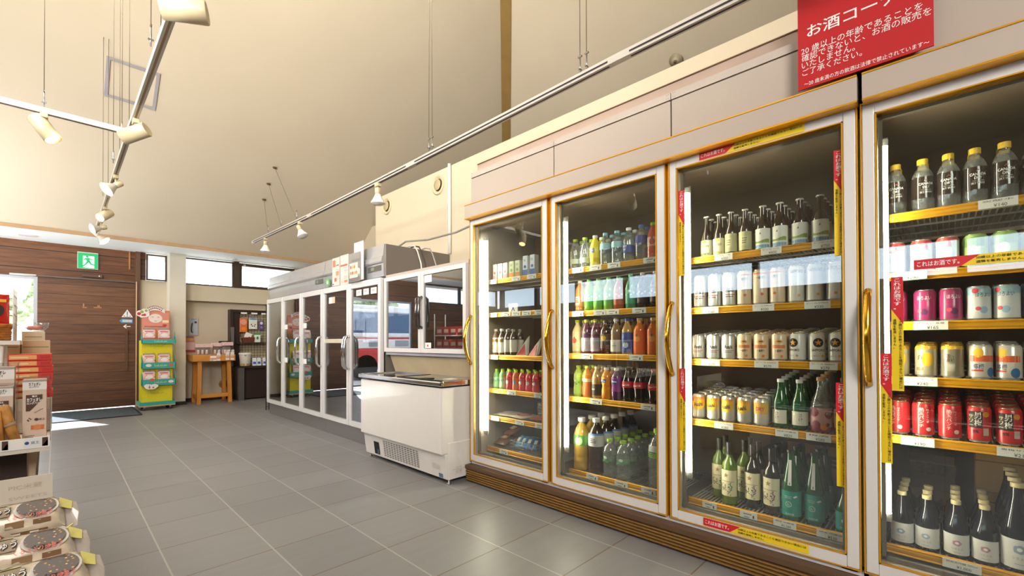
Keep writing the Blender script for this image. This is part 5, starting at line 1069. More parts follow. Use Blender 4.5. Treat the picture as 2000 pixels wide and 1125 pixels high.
for i, z in enumerate((1.02, .64, .385)):
    m = MB(); h = .06 if i == 0 else .085; d = .14 - .0 * i; a, b = X0 - .005, X1 + .03
    m.box(a, b, YS - .02, YS - .012, z, z + h, te); m.box(a, b, YS - .02, YS + .08, z - .006, z, te)
    for x in (a, b - .006): m.slab([(x, YS - .02, z), (x, YS + .08, z), (x, YS + .08, z + h + .12), (x, YS - .02, z + h)], (.006, 0, 0), te)
    tr = m.build('tray', o)
    m = MB(); m.text('LuLuLun', on_y(YS - .0212, (a + b) / 2 + .02, z + h / 2), ink('d8d878'), w=.15); 
    if i: m.disc(on_y(YS - .0212, 0, 0), .035, ink('e8e0da'), a + .08 if i == 1 else b - .06, z + h / 2, 12, .022); m.disc(on_y(YS - .0215, 0, 0), .03, ink('d8604a'), b - .06 if i == 1 else a + .12, z + h / 2 + (.0 if i == 1 else .035), 12, .022)
    m.build('tray_print', tr)
    cnt = 0
    for x in ((X0 + .085, X0 + .265)):
        for k in range(3 if i == 0 else 2):
            key = 'mask_pack'
            def mk():
                m = MB(); m.box(-.072, .072, -.006, .006, 0, .2, speck_mat('mask_pack_print', 'e6c8c0', ['d8404a', 'f2e6e0', 'e08a80', 'c9303a', 'f0d8d0'], 34, .3, .25), .004); o2 = m.build('mask_pack'); m = MB(); m.disc(on_y(-.0066), .045, ink('f0e4de'), 0, .12, 12, .03); m.rect(on_y(-.0066), -.07, .07, .005, .075, ink('cf4a42')); m.rect(on_y(-.007), -.05, .05, .165, .18, ink('d8606a')); m.build('pack_print', o2); m = MB(); m.box(-.07, .07, -.004, .004, .2, .21, film); m.build('seal_strip', o2); return o2
            p = put(mk, key, f'pink berry face mask pack, {ORD[k]} of {("first", "second")[cnt]} row, {("top", "middle", "bottom")[i]} teal tray', f'face mask packs in the {("top", "middle", "bottom")[i]} tray', 'mask pack', x, YS + .005 + k * .02, z + .004 + (.012 * k)); p.rotation_euler = (-.12, 0, 0)
        cnt += 1
# header card (its face design replaced by plain shapes), cloud and banner
m = MB(); m.box(X0 + .02, X1 - .01, YB_ - .12, YB_ - .112, 1.06, 1.53, ink('d98a5a')); m.box(X0 + .03, X1 - .02, YB_ - .125, YB_ - .12, 1.25, 1.5, ink('e0907c')); f = on_y(YB_ - .1265)
m.disc(f, .085, ink('f1e2d8'), 1.085, 1.405, 20, .07); f2 = on_y(YB_ - .1275)
for x in (1.05, 1.12): m.disc(f2, .016, ink('d79a86'), x, 1.425, 10, .007)
m.disc(f2, .018, ink('d79a86'), 1.085, 1.365, 10, .006); m.rect(f, 1.17, 1.25, 1.34, 1.38, ink('f0e2b0')); m.disc(f, .03, ink('c9403a'), 1.2, 1.3, 12, .018); m.rect(f, X0 + .05, X1 - .06, 1.27, 1.285, ink('a5684a')); m.build('header_card', o)
m = MB(); yb = YB_ - .14; wp = PAPER()
for q_, (x, z, r) in enumerate(((.9, 1.475, .05), (.95, 1.5, .05), (.96, 1.46, .045), (.92, 1.445, .035))): m.disc(on_y(yb + .0006 * q_), r, wp, x, z, 14)
for (x, z, r, c) in ((.885, 1.47, .024, 'd02f3a'), (.95, 1.455, .02, 'd02f3a'), (.92, 1.5, .022, '8fae4a'), (.97, 1.52, .018, '8fae4a'), (.925, 1.45, .014, 'd02f3a')): m.disc(on_y(yb - .001 - .0004 * z), r, ink(c), x, z, 10)
n = 14
pts = [(.97 + .23 * i / n, 1.545 + .055 * math.sin(PI * i / n)) for i in range(n + 1)] + [(1.2 - .23 * i / n, 1.485 + .05 * math.sin(PI * i / n)) for i in range(n + 1)]
m.flat(pts, [tuple(range(2 * n + 1, -1, -1))], on_y(yb + .0005), wp)
for i in range(11): m.rect(on_y(yb - .001), .985 + i * .018, .996 + i * .018, 1.535 + .05 * math.sin(PI * (i + 1) / 12), 1.555 + .05 * math.sin(PI * (i + 1) / 12), ink('8a4a50'))
for i in range(8): m.rect(on_y(yb - .001), 1.0 + i * .021, 1.014 + i * .021, 1.505 + .05 * math.sin(PI * (i + 1) / 9), 1.525 + .05 * math.sin(PI * (i + 1) / 9), ink('7a2f3a'))
m.box(1.0, 1.01, yb, yb + .02, 1.4, 1.5, wp); m.build('banner_cutout', o)
m = MB()
for q_, (x, z, r) in enumerate(((.985, .36, .055), (1.02, .355, .05), (1.045, .37, .045), (.96, .375, .04))): m.disc(on_y(YS - .03 + .0006 * q_), r, PAPER(), x, z, 14, r * .7)
for x in (.985, 1.03): m.disc(on_y(YS - .031), .012, ink('d84a5a'), x, .35, 8)
m.box(.98, .99, YS - .03, YS - .02, .36, .38, PAPER()); m.build('shelf_talker', o)
# ------------------------------------------------------------------ orange table and what stands on it
pine = mat('orange_pine', 'cf8a3a', .45, var=.14, scale=3, stretch=(1, 6, 6)); pinv = mat('orange_pine_leg', 'c98232', .45, var=.14, scale=3, stretch=(6, 6, 1))
o = empty('wooden_table', (1.88, 9.05, 0), 'orange pine table with splayed legs against the alcove wall', 'table')
m = MB(); m.box(-.32, .29, -.24, .28, .71, .82, pine, .005); m.build('table_top', o)
for (x, y) in ((-.23, -.19), (.22, -.19), (-.23, .2), (.22, .2)):
    m = MB(); s = .028; tx_ = x * .93; m.add([(x - s, y - s, 0), (x + s, y - s, 0), (x + s, y + s, 0), (x - s, y + s, 0), (tx_ - s, y * .85 - s, .715), (tx_ + s, y * .85 - s, .715), (tx_ + s, y * .85 + s, .715), (tx_ - s, y * .85 + s, .715)], [(3, 2, 1, 0), (4, 5, 6, 7), (0, 1, 5, 4), (1, 2, 6, 5), (2, 3, 7, 6), (3, 0, 4, 7)], pinv); m.build('leg', o)
m = MB(); m.box(-.21, .2, -.2, -.165, .1, .165, pine); m.build('stretcher', o)
for x in (-.23, .215):
    m = MB(); m.box(x - .018, x + .018, -.16, .19, .09, .15, pine); m.build('stretcher', o)
pkp = mat('pink_display_card', 'e6c6c4', .5, var=.03)
for i, (x, y, w) in enumerate(((1.74, 8.98, .25), (1.985, 9.03, .24), (2.07, 8.92, .16))):
    q = empty('acrylic_display', (x, y, .82), ('pink-topped acrylic tester stand, first along the pine table', 'pink-topped acrylic tester stand, middle of the pine table', 'pink-topped acrylic tester stand at the end of the pine table')[i], 'tester stand', 'acrylic tester stands')
    m = MB(); m.box(-w / 2, w / 2, -.05, .04, .12 + i * .015, .18 + i * .015, pkp, .004); m.text('＊ ＊ ＊', on_y(-.051, 0, .15 + i * .015), ink('c98a8c'), w=w * .7, h=.014); m.build('display_header', q)
    m = MB(); m.box(-w / 2 + .02, w / 2 - .02, -.045, .035, 0, .006, film); m.box(-w / 2 + .02, w / 2 - .02, .03, .035, .006, .12 + i * .015, film); m.build('acrylic_body', q)
    for k in range(3):
        def jar():
            m = MB(); m.lathe([(0, 0), (.018, 0), (.02, .004), (.02, .045), (.014, .05)], mat('rosy_glass', 'd9b8b0', .15, var=.04), 14); j = m.build('tester_jar'); m = MB(); m.lathe([(.015, .05), (.016, .052), (.016, .072), (0, .072)], plast('f0ebe6'), 12); m.build('jar_lid', j); return j
        put(jar, 'tester_jar', f'small rosy tester jar, {ORD[k]} one in the {("first", "middle", "end")[i]} acrylic stand on the pine table', 'tester jars on the pine table', 'jar', x - w / 2 + .05 + k * .06, y - .01, .827)
def cutout():
    m = MB(); m.slab([(-.027, 0, 0), (.027, 0, 0), (.027, 0, .12), (.014, 0, .138), (-.014, 0, .138), (-.027, 0, .12)], (0, .004, 0), mat('cutout_card', 'ece4da', .4, var=.02)); k = m.build('bottle_cutout'); m = MB(); m.box(-.014, .014, 0, .004, .1385, .175, plast('d8d0c8')); m.build('printed_cap', k); m = MB(); m.rect(on_y(-.0008), -.026, .026, .03, .075, ink('d9a27a')); m.rect(on_y(-.0012), -.018, .018, .085, .092, ink('a08a80')); m.build('printed_label', k); return k
for i, x in enumerate((1.92, 2.05, 2.12)): put(cutout, 'cutout', ('white bottle-shaped card on the table front, next to the orange cosmetic card', 'white bottle-shaped card on the table front, middle of three', 'white bottle-shaped card at the table corner by the cabinet')[i], 'bottle-shaped cards on the pine table', 'card', x, 8.804, .715 + .01 * (i > 0))
q = empty('cosmetic_card', (1.845, 8.804, .715), 'small white and orange cosmetic card fixed to the table front', 'card'); m = MB(); m.box(-.045, .045, 0, .004, 0, .085, PAPER()); m.build('carton_body', q); m = MB(); m.rect(on_y(-.0008), -.044, .044, .02, .05, ink('dca47c')); m.rect(on_y(-.0008), -.035, .0, .006, .012, ink('5a4a44')); m.build('card_print', q)
q = empty('dark_case', (2.1, 9.2, .82), 'dark case with a gold emblem at the back of the pine table', 'case'); m = MB(); m.box(-.085, .085, -.05, .05, 0, .23, mat('case_brown', '2e1c18', .4), .004); m.build('case_body', q); m = MB(); m.disc(on_y(-.0512), .016, GOLD(), 0, .2, 12); m.disc(on_y(-.0512), .01, GOLD(), .045, .205, 8); m.build('emblem', q)
q = empty('wall_handset_panel', (1.675, 9.42, 1.3), 'grey metal wall panel with a curved handle above the pine table', 'wall panel'); m = MB(); m.box(-.065, .065, -.03, 0, -.15, .15, mat('handset_grey', 'b9c1c8', .4, .0), .004); m.rect(on_y(-.0312), .01, .045, .06, .095, ink('4a3a34')); m.rect(on_y(-.0312), -.04, .04, .125, .135, ink('7d858c')); m.build('panel_plate', q)
m = MB(); m.tube([(-.02, -.03, .06), (-.03, -.055, .05), (-.04, -.06, -.03), (-.035, -.05, -.09), (-.015, -.03, -.1)], .009, mat('handle_dark', '4a4844', .3, .6), 8); m.build('pull_handle', q)
m = MB(); m.lathe([(.0, 0), (.03, .0), (.03, .003)], STEEL(), 14); 
m = MB(); f = on_y(9.4, 1.63, 1.0); m.flat([(-.075, -.14), (.08, -.14), (.05, .14), (-.075, .14)], [(0, 1, 2, 3)], f, ink('d88a86')); f2 = on_y(9.399, 1.63, 1.0); m.rect(f2, -.07, .05, .06, .1, ink('e6a84a')); m.rect(f2, -.07, .045, .1, .13, ink('8a6a8a')); m.rect(f2, -.07, .06, -.1, .03, ink('e8c8c4')); m.rect(f2, -.07, .07, -.135, -.11, ink('b83a4a')); m.box(1.56, 1.7, 9.401, 9.415, .87, .88, ink('c9b8b0'))
tag(m.build('wall_poster'), 'pink and orange leaflet on the alcove wall beside the pillar', 'poster')
q = empty('wall_grating', (2.13, 9.42, .27), 'round brown floor-level wall vent behind the pine table', 'vent'); 
for r, d, c, nm in ((.075, .012, '9c7a4f', 'rim'), (.05, .015, '7d5c38', 'inner_disc')):
    m = MB(); m.lathe([(0, d), (r * .95, d), (r, 0)], mat('vent_' + c, c, .6), 18); m.v = [(x, -z, y) for x, y, z in m.v]; m.build(nm, q)
# ------------------------------------------------------------------ dark display cabinet
dk = mat('dark_cabinet', '2e1c17', .45, var=.15, scale=3, stretch=(1, 1, 8))
o = empty('display_cabinet', (2.6, 9.1, 0), 'dark brown display cabinet with wire grid back beside the pine table', 'cabinet')
m = MB(); m.box(-.36, .6, -.12, .3, .02, .56, dk); m.box(-.36, .6, -.18, .3, .56, .6, dk); m.build('base_cabinet', o)
m = MB(); m.box(-.36, -.27, -.2, -.12, .0, .57, mat('post_grey', '6d6a68', .35, .5)); m.build('corner_post', o)
m = MB(); m.box(-.41, -.36, .12, .3, .0, 1.62, dk); m.build('side_panel', o)
m = MB(); m.slab([(-.41, .04, .6), (-.38, .11, 1.3), (-.41, .11, 1.3)], (.03, 0, 0), mat('grey_strip', '8a8480', .4)); m.build('side_strip', o)
m = MB(); m.box(-.36, .6, .26, .3, .6, 1.62, mat('grid_backing', 'c9b896', .7)); m.box(-.36, -.26, .16, .26, .6, 1.6, dk); m.box(-.36, .6, .14, .26, 1.57, 1.62, dk); m.build('back_panel', o)
m = MB()
for i in range(18): m.tube([(-.25 + i * .05, .2, .6), (-.25 + i * .05, .2, 1.57)], .0028, DARK(), 5)
for i in range(19): m.tube([(-.26, .2, .62 + i * .052), (.6, .2, .62 + i * .052)], .0028, DARK(), 5)
m.build('wire_grid', o)
m = MB(); m.box(-.33, .6, .04, .2, 1.0, 1.02, dk); m.build('shelf', o)
m = MB()
for x in (-.19, -.02, .15): m.box(x - .05, x + .05, .13, .14, 1.545, 1.575, PAPER())
m.build('name_card', o)
def hang(name, label, x, z, w, h, c, pics, cat='pack'):
    q = empty(name, (x, 9.28, z), label, cat, 'packs hanging on the wire grid'); m = MB(); m.box(-w / 2, w / 2, -.02, .01, 0, h, plast(c, .25), .006); m.build('pack_body', q); m = MB()
    for (u, v, r, ry, cc) in pics: m.disc(on_y(-.0212), w * r, ink(cc), u * w, v * h, 14, h * ry)
    m.build('pack_print', q); m = MB(); m.box(-w * .3, w * .3, -.005, .0, h, h + .02, film); m.build('hang_tab', q)
hang('orange_pack', 'orange snack pack with pink top on the wire grid', 2.41, 1.21, .125, .26, 'e0763a', [(0, .72, .42, .2, 'e89a86'), (0, .25, .3, .12, 'ef8a2e')])
hang('panda_pack', 'blue and white pack with a black and white round animal face', 2.57, 1.27, .14, .2, 'e6e3dc', [(0, .92, .5, .07, '4a9ac0'), (0, .25, .3, .2, 'f4f2ee'), (-.12, .28, .07, .07, '1f1f1f'), (.12, .28, .07, .07, '1f1f1f'), (-.22, .42, .07, .06, '1f1f1f'), (.22, .42, .07, .06, '1f1f1f')])
hang('purple_pack', 'small purple and white pack beside the blue topped pack', 2.71, 1.25, .07, .18, '5a4a86', [(0, .75, .35, .16, 'dcd8e6'), (0, .3, .3, .12, '8a7ab0')])
q = empty('wicker_basket', (2.46, 9.2, 1.023), 'brown basket of white sachets on the cabinet shelf', 'basket'); m = MB(); m.slab([(-.08, -.05, 0), (.08, -.05, 0), (.1, -.06, .085), (-.1, -.06, .085)], (0, .1, 0), mat('basket_brown', '6a3420', .7, var=.2, scale=40)); m.build('basket_body', q); m = MB(); m.tube([(-.1, -.06, .085), (.1, -.06, .085)], .008, mat('basket_rim', '7d4228', .7), 6); m.build('rim', q)
q = empty('sachet', (2.45, 9.19, 1.1), 'white sachet standing tilted in the brown basket', 'sachet'); m = MB(); m.box(-.055, .055, -.01, .01, 0, .1, PAPER(), .004); m.build('sachet_body', q); m = MB(); m.disc(on_y(-.0108), .02, ink('d02f3a'), .03, .02, 10); m.build('sachet_print', q); q.rotation_euler = (0, .35, 0)
q = empty('green_pack', (2.62, 9.2, 1.023), 'green and white pack on the cabinet shelf beside the basket', 'pack'); m = MB(); m.box(-.05, .05, -.02, .02, 0, .17, PAPER(), .005); m.box(-.05, .05, -.021, .021, .14, .17, ink('4a9a4a')); m.build('pack_body', q); m = MB(); m.disc(on_y(-.0212), .02, ink('3a8a4a'), 0, .08, 10, .03); m.build('pack_print', q)
q = empty('plastic_tub', (2.37, 9.01, .602), 'white lidded plastic tub with yellow fruit print on the dark cabinet', 'tub'); m = MB(); m.lathe([(0, 0), (.07, 0), (.078, .006), (.095, .2), (.095, .2)], speck_mat('tub_print', 'e3ded2', ['e2b53a', 'd89a2a', '8fa05a', 'e3ded2'], 14, .3), 22); m.build('tub_body', q); m = MB(); m.lathe([(.1, .2), (.102, .203), (.102, .228), (.095, .235), (0, .237)], plast('ece8e0'), 22); m.build('lid', q)
for i, (x, c, d) in enumerate(((2.51, 'dfe4ea', '3a5aa8'), (2.585, 'dfe4ea', '3a5aa8'), (2.68, 'e2e6ea', '3f62b0'), (2.77, '2f7a55', 'b8303a'), (2.84, '2f7a55', 'b8303a'))):
    q = empty('snack_pouch', (x, 8.98, .602), ('blue printed white pouch next to the plastic tub', 'second blue printed white pouch from the plastic tub', 'third blue printed white pouch, standing apart', 'green pouch with red label on the dark cabinet', 'second green pouch with red label at the cabinet end')[i], 'pouch', 'pouches on the dark cabinet'); m = MB(); m.slab([(-.034, -.025, 0), (.034, -.025, 0), (.034, .025, 0), (-.034, .025, 0)], (0, 0, .01), plast(c)); m.slab([(-.034, -.025, .01), (.034, -.025, .01), (.03, .0, .14), (-.03, .0, .14)], (0, .02, 0), plast(c)); m.build('pouch_body', q); m = MB(); m.add([(-.025, -.0235, .03), (.025, -.0235, .03), (.023, -.0085, .09), (-.023, -.0085, .09)], [(0, 1, 2, 3)], ink(d)); m.build('pouch_print', q)
# black wire ladder rack in front of the cabinet
o = empty('wire_rack', (2.32, 7.4, 0), 'slim black wire rack standing at the end of the steel refrigerators', 'rack')
for dx in (-.09, -.05, .14):
    m = MB(); m.tube([(dx, 0, 0), (dx, 0, 1.6)], .006, DARK(), 6); m.build('upright', o)
for k in range(9):
    m = MB(); z = .05 + k * .18; m.tube([(-.09, 0, z), (.14, 0, z)], .0035, DARK(), 5); m.tube([(.14, 0, z), (.14, .3, z)], .0035, DARK(), 5); m.build('rung', o)
# ------------------------------------------------------------------ left display table
tb = mat('table_cream', 'd9cdbc', .5); dkb = mat('table_underside', '33201a', .6)
o = empty('display_table', (-.6, 3.0, 0), 'cream topped display table of boxed sweets near the entrance window', 'table')
m = MB(); m.box(-.7, .585, -.56, .5, .63, .652, tb); m.build('table_top', o)
m = MB(); m.box(-.7, .52, -.38, .45, .2, .63, dkb); m.build('under_panel', o)
for x, y in ((.5, -.36), (.5, .44), (-.65, -.36), (-.65, .44)):
    m = MB(); m.slab([(x, y, .63), (x + .05, y, .63), (x + .02, y, .0), (x - .01, y, .0)], (0, .03, 0), mat('table_leg_wood', 'cbb497', .5)); m.build('leg', o)
m = MB(); m.box(-.7, .585, -.564, -.56, .645, .685, PAPER()); r_ = m.build('price_rail', o)
m = MB()
for i in range(4):
    x = .57 - i * .1; f = on_y(-.5648, x, .666); m.rect(f, -.052, -.008, -.016, .016, ink('e8e6e4')); f = on_y(-.5652, x, .666); m.disc(f, .006, ink('2f4a8a'), -.044, 0, 10); m.text('蔵王', f, ink('2f4a8a'), w=.022, cx=-.023); m.flat([(-.005, -.016), (.01, -.016), (.01, .016), (-.005, .016)], [(0, 1, 2, 3)], f, ink('4a3020')); m.flat([(-.005, -.016), (.01, -.016), (.01, .01)], [(0, 1, 2)], on_y(-.5652, x, .666), ink('d8a888'))
m.build('rail_print', r_)
bx = mat('biscuit_carton', 'd9c2b0', .5, var=.02); br = ink('54382a')
def cafe(x, y, z, h, w, d, lab, sep):
    q = empty('biscuit_box', (x, y, z), lab, 'box', 'tall coffee biscuit boxes'); m = MB(); m.box(-w, 0, 0, d, 0, h, bx, .001); m.build('carton_body', q)
    m = MB(); f = on_y(-.0008); m.rect(f, -w, 0, h * .84, h, PAPER()); f = on_y(-.0014)
    def tri(cx, cy, ww, hh): m.flat([(cx, cy + hh), (cx + ww, cy + hh), (cx + ww, cy + hh * .72), (cx + ww * .25, cy), (cx, cy)], [(0, 4, 3, 2, 1)], f, br)
    tri(-w * .86, h * .5, w * .68, h * .26); g = on_y(-.002); wp = PAPER()
    m.text('蔵王', g, wp, w=w * .22, cx=-w * .5, cy=h * .735, bold=.03); m.text('カフェオレ', g, wp, w=w * .62, h=h * .06, cx=-w * .52, cy=h * .68, bold=.04); m.text('ロングパイ', g, wp, w=w * .5, h=h * .04, cx=-w * .57, cy=h * .625, bold=.03)
    m.text('カフェオレ', f, br, w=w * .5, h=h * .05, cx=-w * .5, cy=h * .93, bold=.04); m.text('ロングパイ', f, br, w=w * .4, h=h * .035, cx=-w * .52, cy=h * .885, bold=.03)
    m.text('Specialite', f, br, w=w * .42, cx=-w * .33, cy=h * .5, rot=.55)
    for (u, v) in ((-.78, .36), (-.72, .385), (-.66, .37), (-.75, .345)): m.disc(f, w * .035, br, w * u, h * v, 8)
    m.disc(f, w * .09, br, -w * .42, h * .36, 12); m.text('蔵王', f, br, w=w * .25, cx=-w * .2, cy=h * .36)
    m.rect(f, -w * .65, -w * .1, h * .2, h * .27, ink('d9743f')); m.disc(g, w * .17, ink('e08a55'), -w * .38, h * .235, 10); m.rect(f, -w * .9, -w * .55, h * .075, h * .085, br); m.rect(f, -w * .9, -w * .5, h * .1, h * .107, br)
    for i in range(14): m.rect(f, -w * (.97 - i * .068), -w * (.94 - i * .068), h * .02, h * .045, br)
    m.build('carton_print', q)
    m = MB(); m.box(-w - .001, .012, -.004, -.0035, h * .97, h * 1.06, clearmat('acrylic_cover', 'f6f4f2', .93, .03, .05, .04)); m.box(.008, .012, -.004, d, 0, h * 1.05, clearmat('acrylic_cover', 'f6f4f2', .93, .03, .05, .04)); m.build('clear_cover', q)
    return q
cafe(-.025, 2.53, .654, .24, .064, .1, 'tall coffee biscuit box at the corner of the display table', 0)
cafe(-.112, 2.585, .654, .29, .09, .09, 'taller coffee biscuit box beside the corner one, behind the bread sticks', 0)
cafe(-.112, 2.515, .654, .22, .06, .05, 'front coffee biscuit box at the frame edge behind a snack bag', 0)
q = empty('pastry_stick', (-.1, 2.478, .657), 'long golden pastry stick leaning in front of the coffee biscuit boxes', 'pastry'); m = MB(); m.tube([(0, 0, 0), (-.02, .005, .08), (-.035, .01, .15)], [.014, .016, .013], mat('pastry_gold', 'b9803a', .6, var=.3, scale=30), 8); m.build('pastry_body', q); m = MB(); m.tube([(-.018, .0, .075), (-.022, .0, .083)], .0172, film, 8); m.build('wrapper_band', q)
q = empty('pastry_stick', (-.142, 2.472, .657), 'second pastry stick partly out of view in a clear bag', 'pastry'); m = MB(); m.tube([(0, 0, 0), (-.01, .005, .13)], [.016, .014], mat('pastry_gold', 'b9803a', .6, var=.3, scale=30), 8); m.build('pastry_body', q)
m = MB(); m.box(-.138, -.012, 2.8, 3.05, .654, .798, mat('riser_board', 'd8cfc2', .6), .004); m.box(-.13, -.02, 2.799, 2.8005, .7, .75, ink('c9bfb0')); tag(m.build('display_riser'), 'plain pale riser block under the red boxes', 'riser')
for k in range(7):
    def redbox():
        m = MB(); m.box(-.13, 0, 0, .2, 0, .026, mat('red_carton', 'cf3226', .4, var=.04), .001); b = m.build('sweets_box'); m = MB(); m.rect(on_y(-.0008), -.125, -.045, .004, .022, ink('e8a860')); m.rect(on_y(-.0014), -.12, -.07, .01, .014, ink('f0d8b0')); m.rect(on_y(-.0008), -.035, -.005, .006, .02, ink('b82820')); m.build('box_print', b); m = MB(); m.box(-.131, -.128, -.001, .2, .0, .027, film); m.build('film_wrap', b); return b
    put(redbox, 'redbox', f'red and orange flat sweets box, {ORD[k]} from bottom of its stack on the riser', 'stacked red sweets boxes', 'box', -.006 - random.uniform(0, .008), 2.83 + random.uniform(-.005, .005), .8 + k * .027)
for i, x in enumerate((-.02, -.119)):
    q = empty('beige_box', (x, 3.15, .654), ('tall beige box behind the red stack, by the door side', 'tall beige box behind the red stack, by the basket side')[i], 'box', 'beige boxes'); m = MB(); m.box(-.095, 0, 0, .12, 0, .395, mat('beige_carton', 'd2b78f', .6, var=.04), .002); m.build('carton_body', q); m = MB(); m.rect(on_y(-.0008), -.09, -.005, .36, .365, ink('a5825a')); m.build('carton_seam', q)
q = empty('small_carton', (-.05, 3.3, .654), 'low cream carton carrying the glass bowl', 'box'); m = MB(); m.box(-.07, .01, 0, .09, 0, .44, mat('cream_carton', 'dccbb0', .6), .002); m.build('carton_body', q); m = MB(); m.rect(on_y(-.0008), -.06, 0, .41, .415, ink('b09a78')); m.build('carton_seam', q)
q = empty('glass_bowl', (-.075, 3.345, 1.095), 'clear plastic bowl of red wrapped sweets', 'bowl'); m = MB(); m.lathe([(0, 0), (.03, 0), (.045, .02), (.05, .045)], WATER, 18); m.build('bowl_body', q); 
for i, (x, y, z) in enumerate(((-.09, 3.35, 1.1), (-.07, 3.335, 1.1), (-.062, 3.36, 1.102))):
    m = MB(); m.lathe([(0, 0), (.014, .004), (.016, .012), (.01, .022), (0, .024)], plast(('c9403a', 'd8604a', 'b8303a')[i]), 10); s_ = m.build('wrapped_sweet'); m = MB(); m.box(-.02, .02, -.004, .004, .01, .014, plast('e0a090')); m.build('wrapper_twist', s_); s_.location = (x, y, z); tag(s_, ('bright red', 'coral', 'dark red')[i] + ' wrapped sweet in the clear bowl', 'sweet', 'wrapped sweets')
# white wire shelf with basket and red bags at the frame edge
o = empty('wire_shelf_unit', (-.4, 3.0, .654), 'white wire shelf unit on the display table at the frame edge', 'shelf unit')
m = MB(); m.box(-.4, .29, -.12, .135, .375, .392, WHITE()); m.build('shelf', o)
for x in (.235, -.38):
    for y in (-.1, .115):
        m = MB(); m.tube([(x, y, 0), (x, y, .375)], .008, WHITE(), 8); m.build('upright', o)
m = MB()
for k in range(5): m.tube([(.27, -.1, .43 + k * .04), (.27, .12, .43 + k * .04)], .0025, WHITE(), 5); m.tube([(-.3, .12, .43 + k * .04), (.27, .12, .43 + k * .04)], .0025, WHITE(), 5)
for k in range(4): m.tube([(.27, -.1 + k * .073, .39), (.27, -.1 + k * .073, .62)], .0025, WHITE(), 5)
m.build('wire_guard', o)
q = empty('wicker_basket', (-.236, 2.975, 1.049), 'orange wicker basket on the white wire shelf', 'basket'); wk = mat('wicker_orange', 'b5702c', .6, var=.3, scale=60, bump=.5); m = MB()
for k in range(5): m.tube([(-.12, -.07, .006 + k * .011), (.09, -.07, .006 + k * .011), (.09, .1, .006 + k * .011), (-.12, .1, .006 + k * .011)], .007, wk, 6)
m.build('basket_body', q); m = MB(); m.tube([(-.125, -.075, .062), (.095, -.075, .062), (.095, .105, .062), (-.125, .105, .062)], .009, wk, 6); m.build('rim', q)
for i, (x, y, z, c, r) in enumerate(((-.185, 2.97, 1.11, 'c8281f', .1), (-.265, 2.96, 1.11, 'b52018', -.1), (-.19, 3.05, 1.1, 'a81c16', .25), (-.21, 3.05, 1.1, 'd83a2a', 0))):
    q = empty('snack_bag', (x, y, z), ('glossy red snack bag in the basket front by the wire guard', 'darker red snack bag in the basket front at the frame edge', 'deep red snack bag at the rear of the basket', 'bright red snack bag behind the dark one')[i], 'snack bag', 'red snack bags in the wicker basket'); m = MB(); pouch(m, .08, .14, .03, plast(c, .2), 8, i); m.v = [(y_, z_ - .015, x_ + .07) for x_, y_, z_ in m.v]; m.build('bag_body', q); m = MB(); f = on_y(-.0172, 0, .07); m.disc(f, .02, ink('2a1a14'), .005, 0, 10, .026); m.rect(f, -.025, .03, .035, .048, ink('e6b83a')); m.disc(on_y(-.0178, 0, .07), .01, ink('e8d8c0'), .0, -.03, 8); m.build('bag_print', q); q.rotation_euler = (0, 0, r)
# ------------------------------------------------------------------ wrapped cakes on the stepped front display
o = empty('stepped_display', (-.35, 1.5, 0), 'pale stepped display block carrying the wrapped cakes', 'display stand'); m = MB()
sp = mat('step_board', 'cbbfae', .6)
for i, (y0, y1, z) in enumerate(((1.57, 1.74, .545), (1.435, 1.57, .505), (1.28, 1.435, .48))): m.box(-.3, .33 + .017 * i, y0 - 1.5, y1 - 1.5, 0, z, sp, .003)
m.build('step_block', o)
m = MB(); m.box(-.3, .345, 1.75 - 1.5, 1.755 - 1.5, .5, .682, mat('display_card', 'cdc3b4', .6, var=.03)); bc = m.build('back_card', o); m = MB(); f = on_y(.2492, .16, .63); gh = ink('b5a998'); m.text('PIC米蔵', f, gh, w=.06, h=.014, cx=.135, cy=.028); m.text('SWEETS', f, gh, w=.07, h=.008, cx=.14, cy=.0)
m.flat([(-.05, -.03), (-.01, -.03), (-.02, .01), (-.035, .03)], [(0, 1, 2, 3)], f, ink('a9ad88')); m.build('card_print', bc)
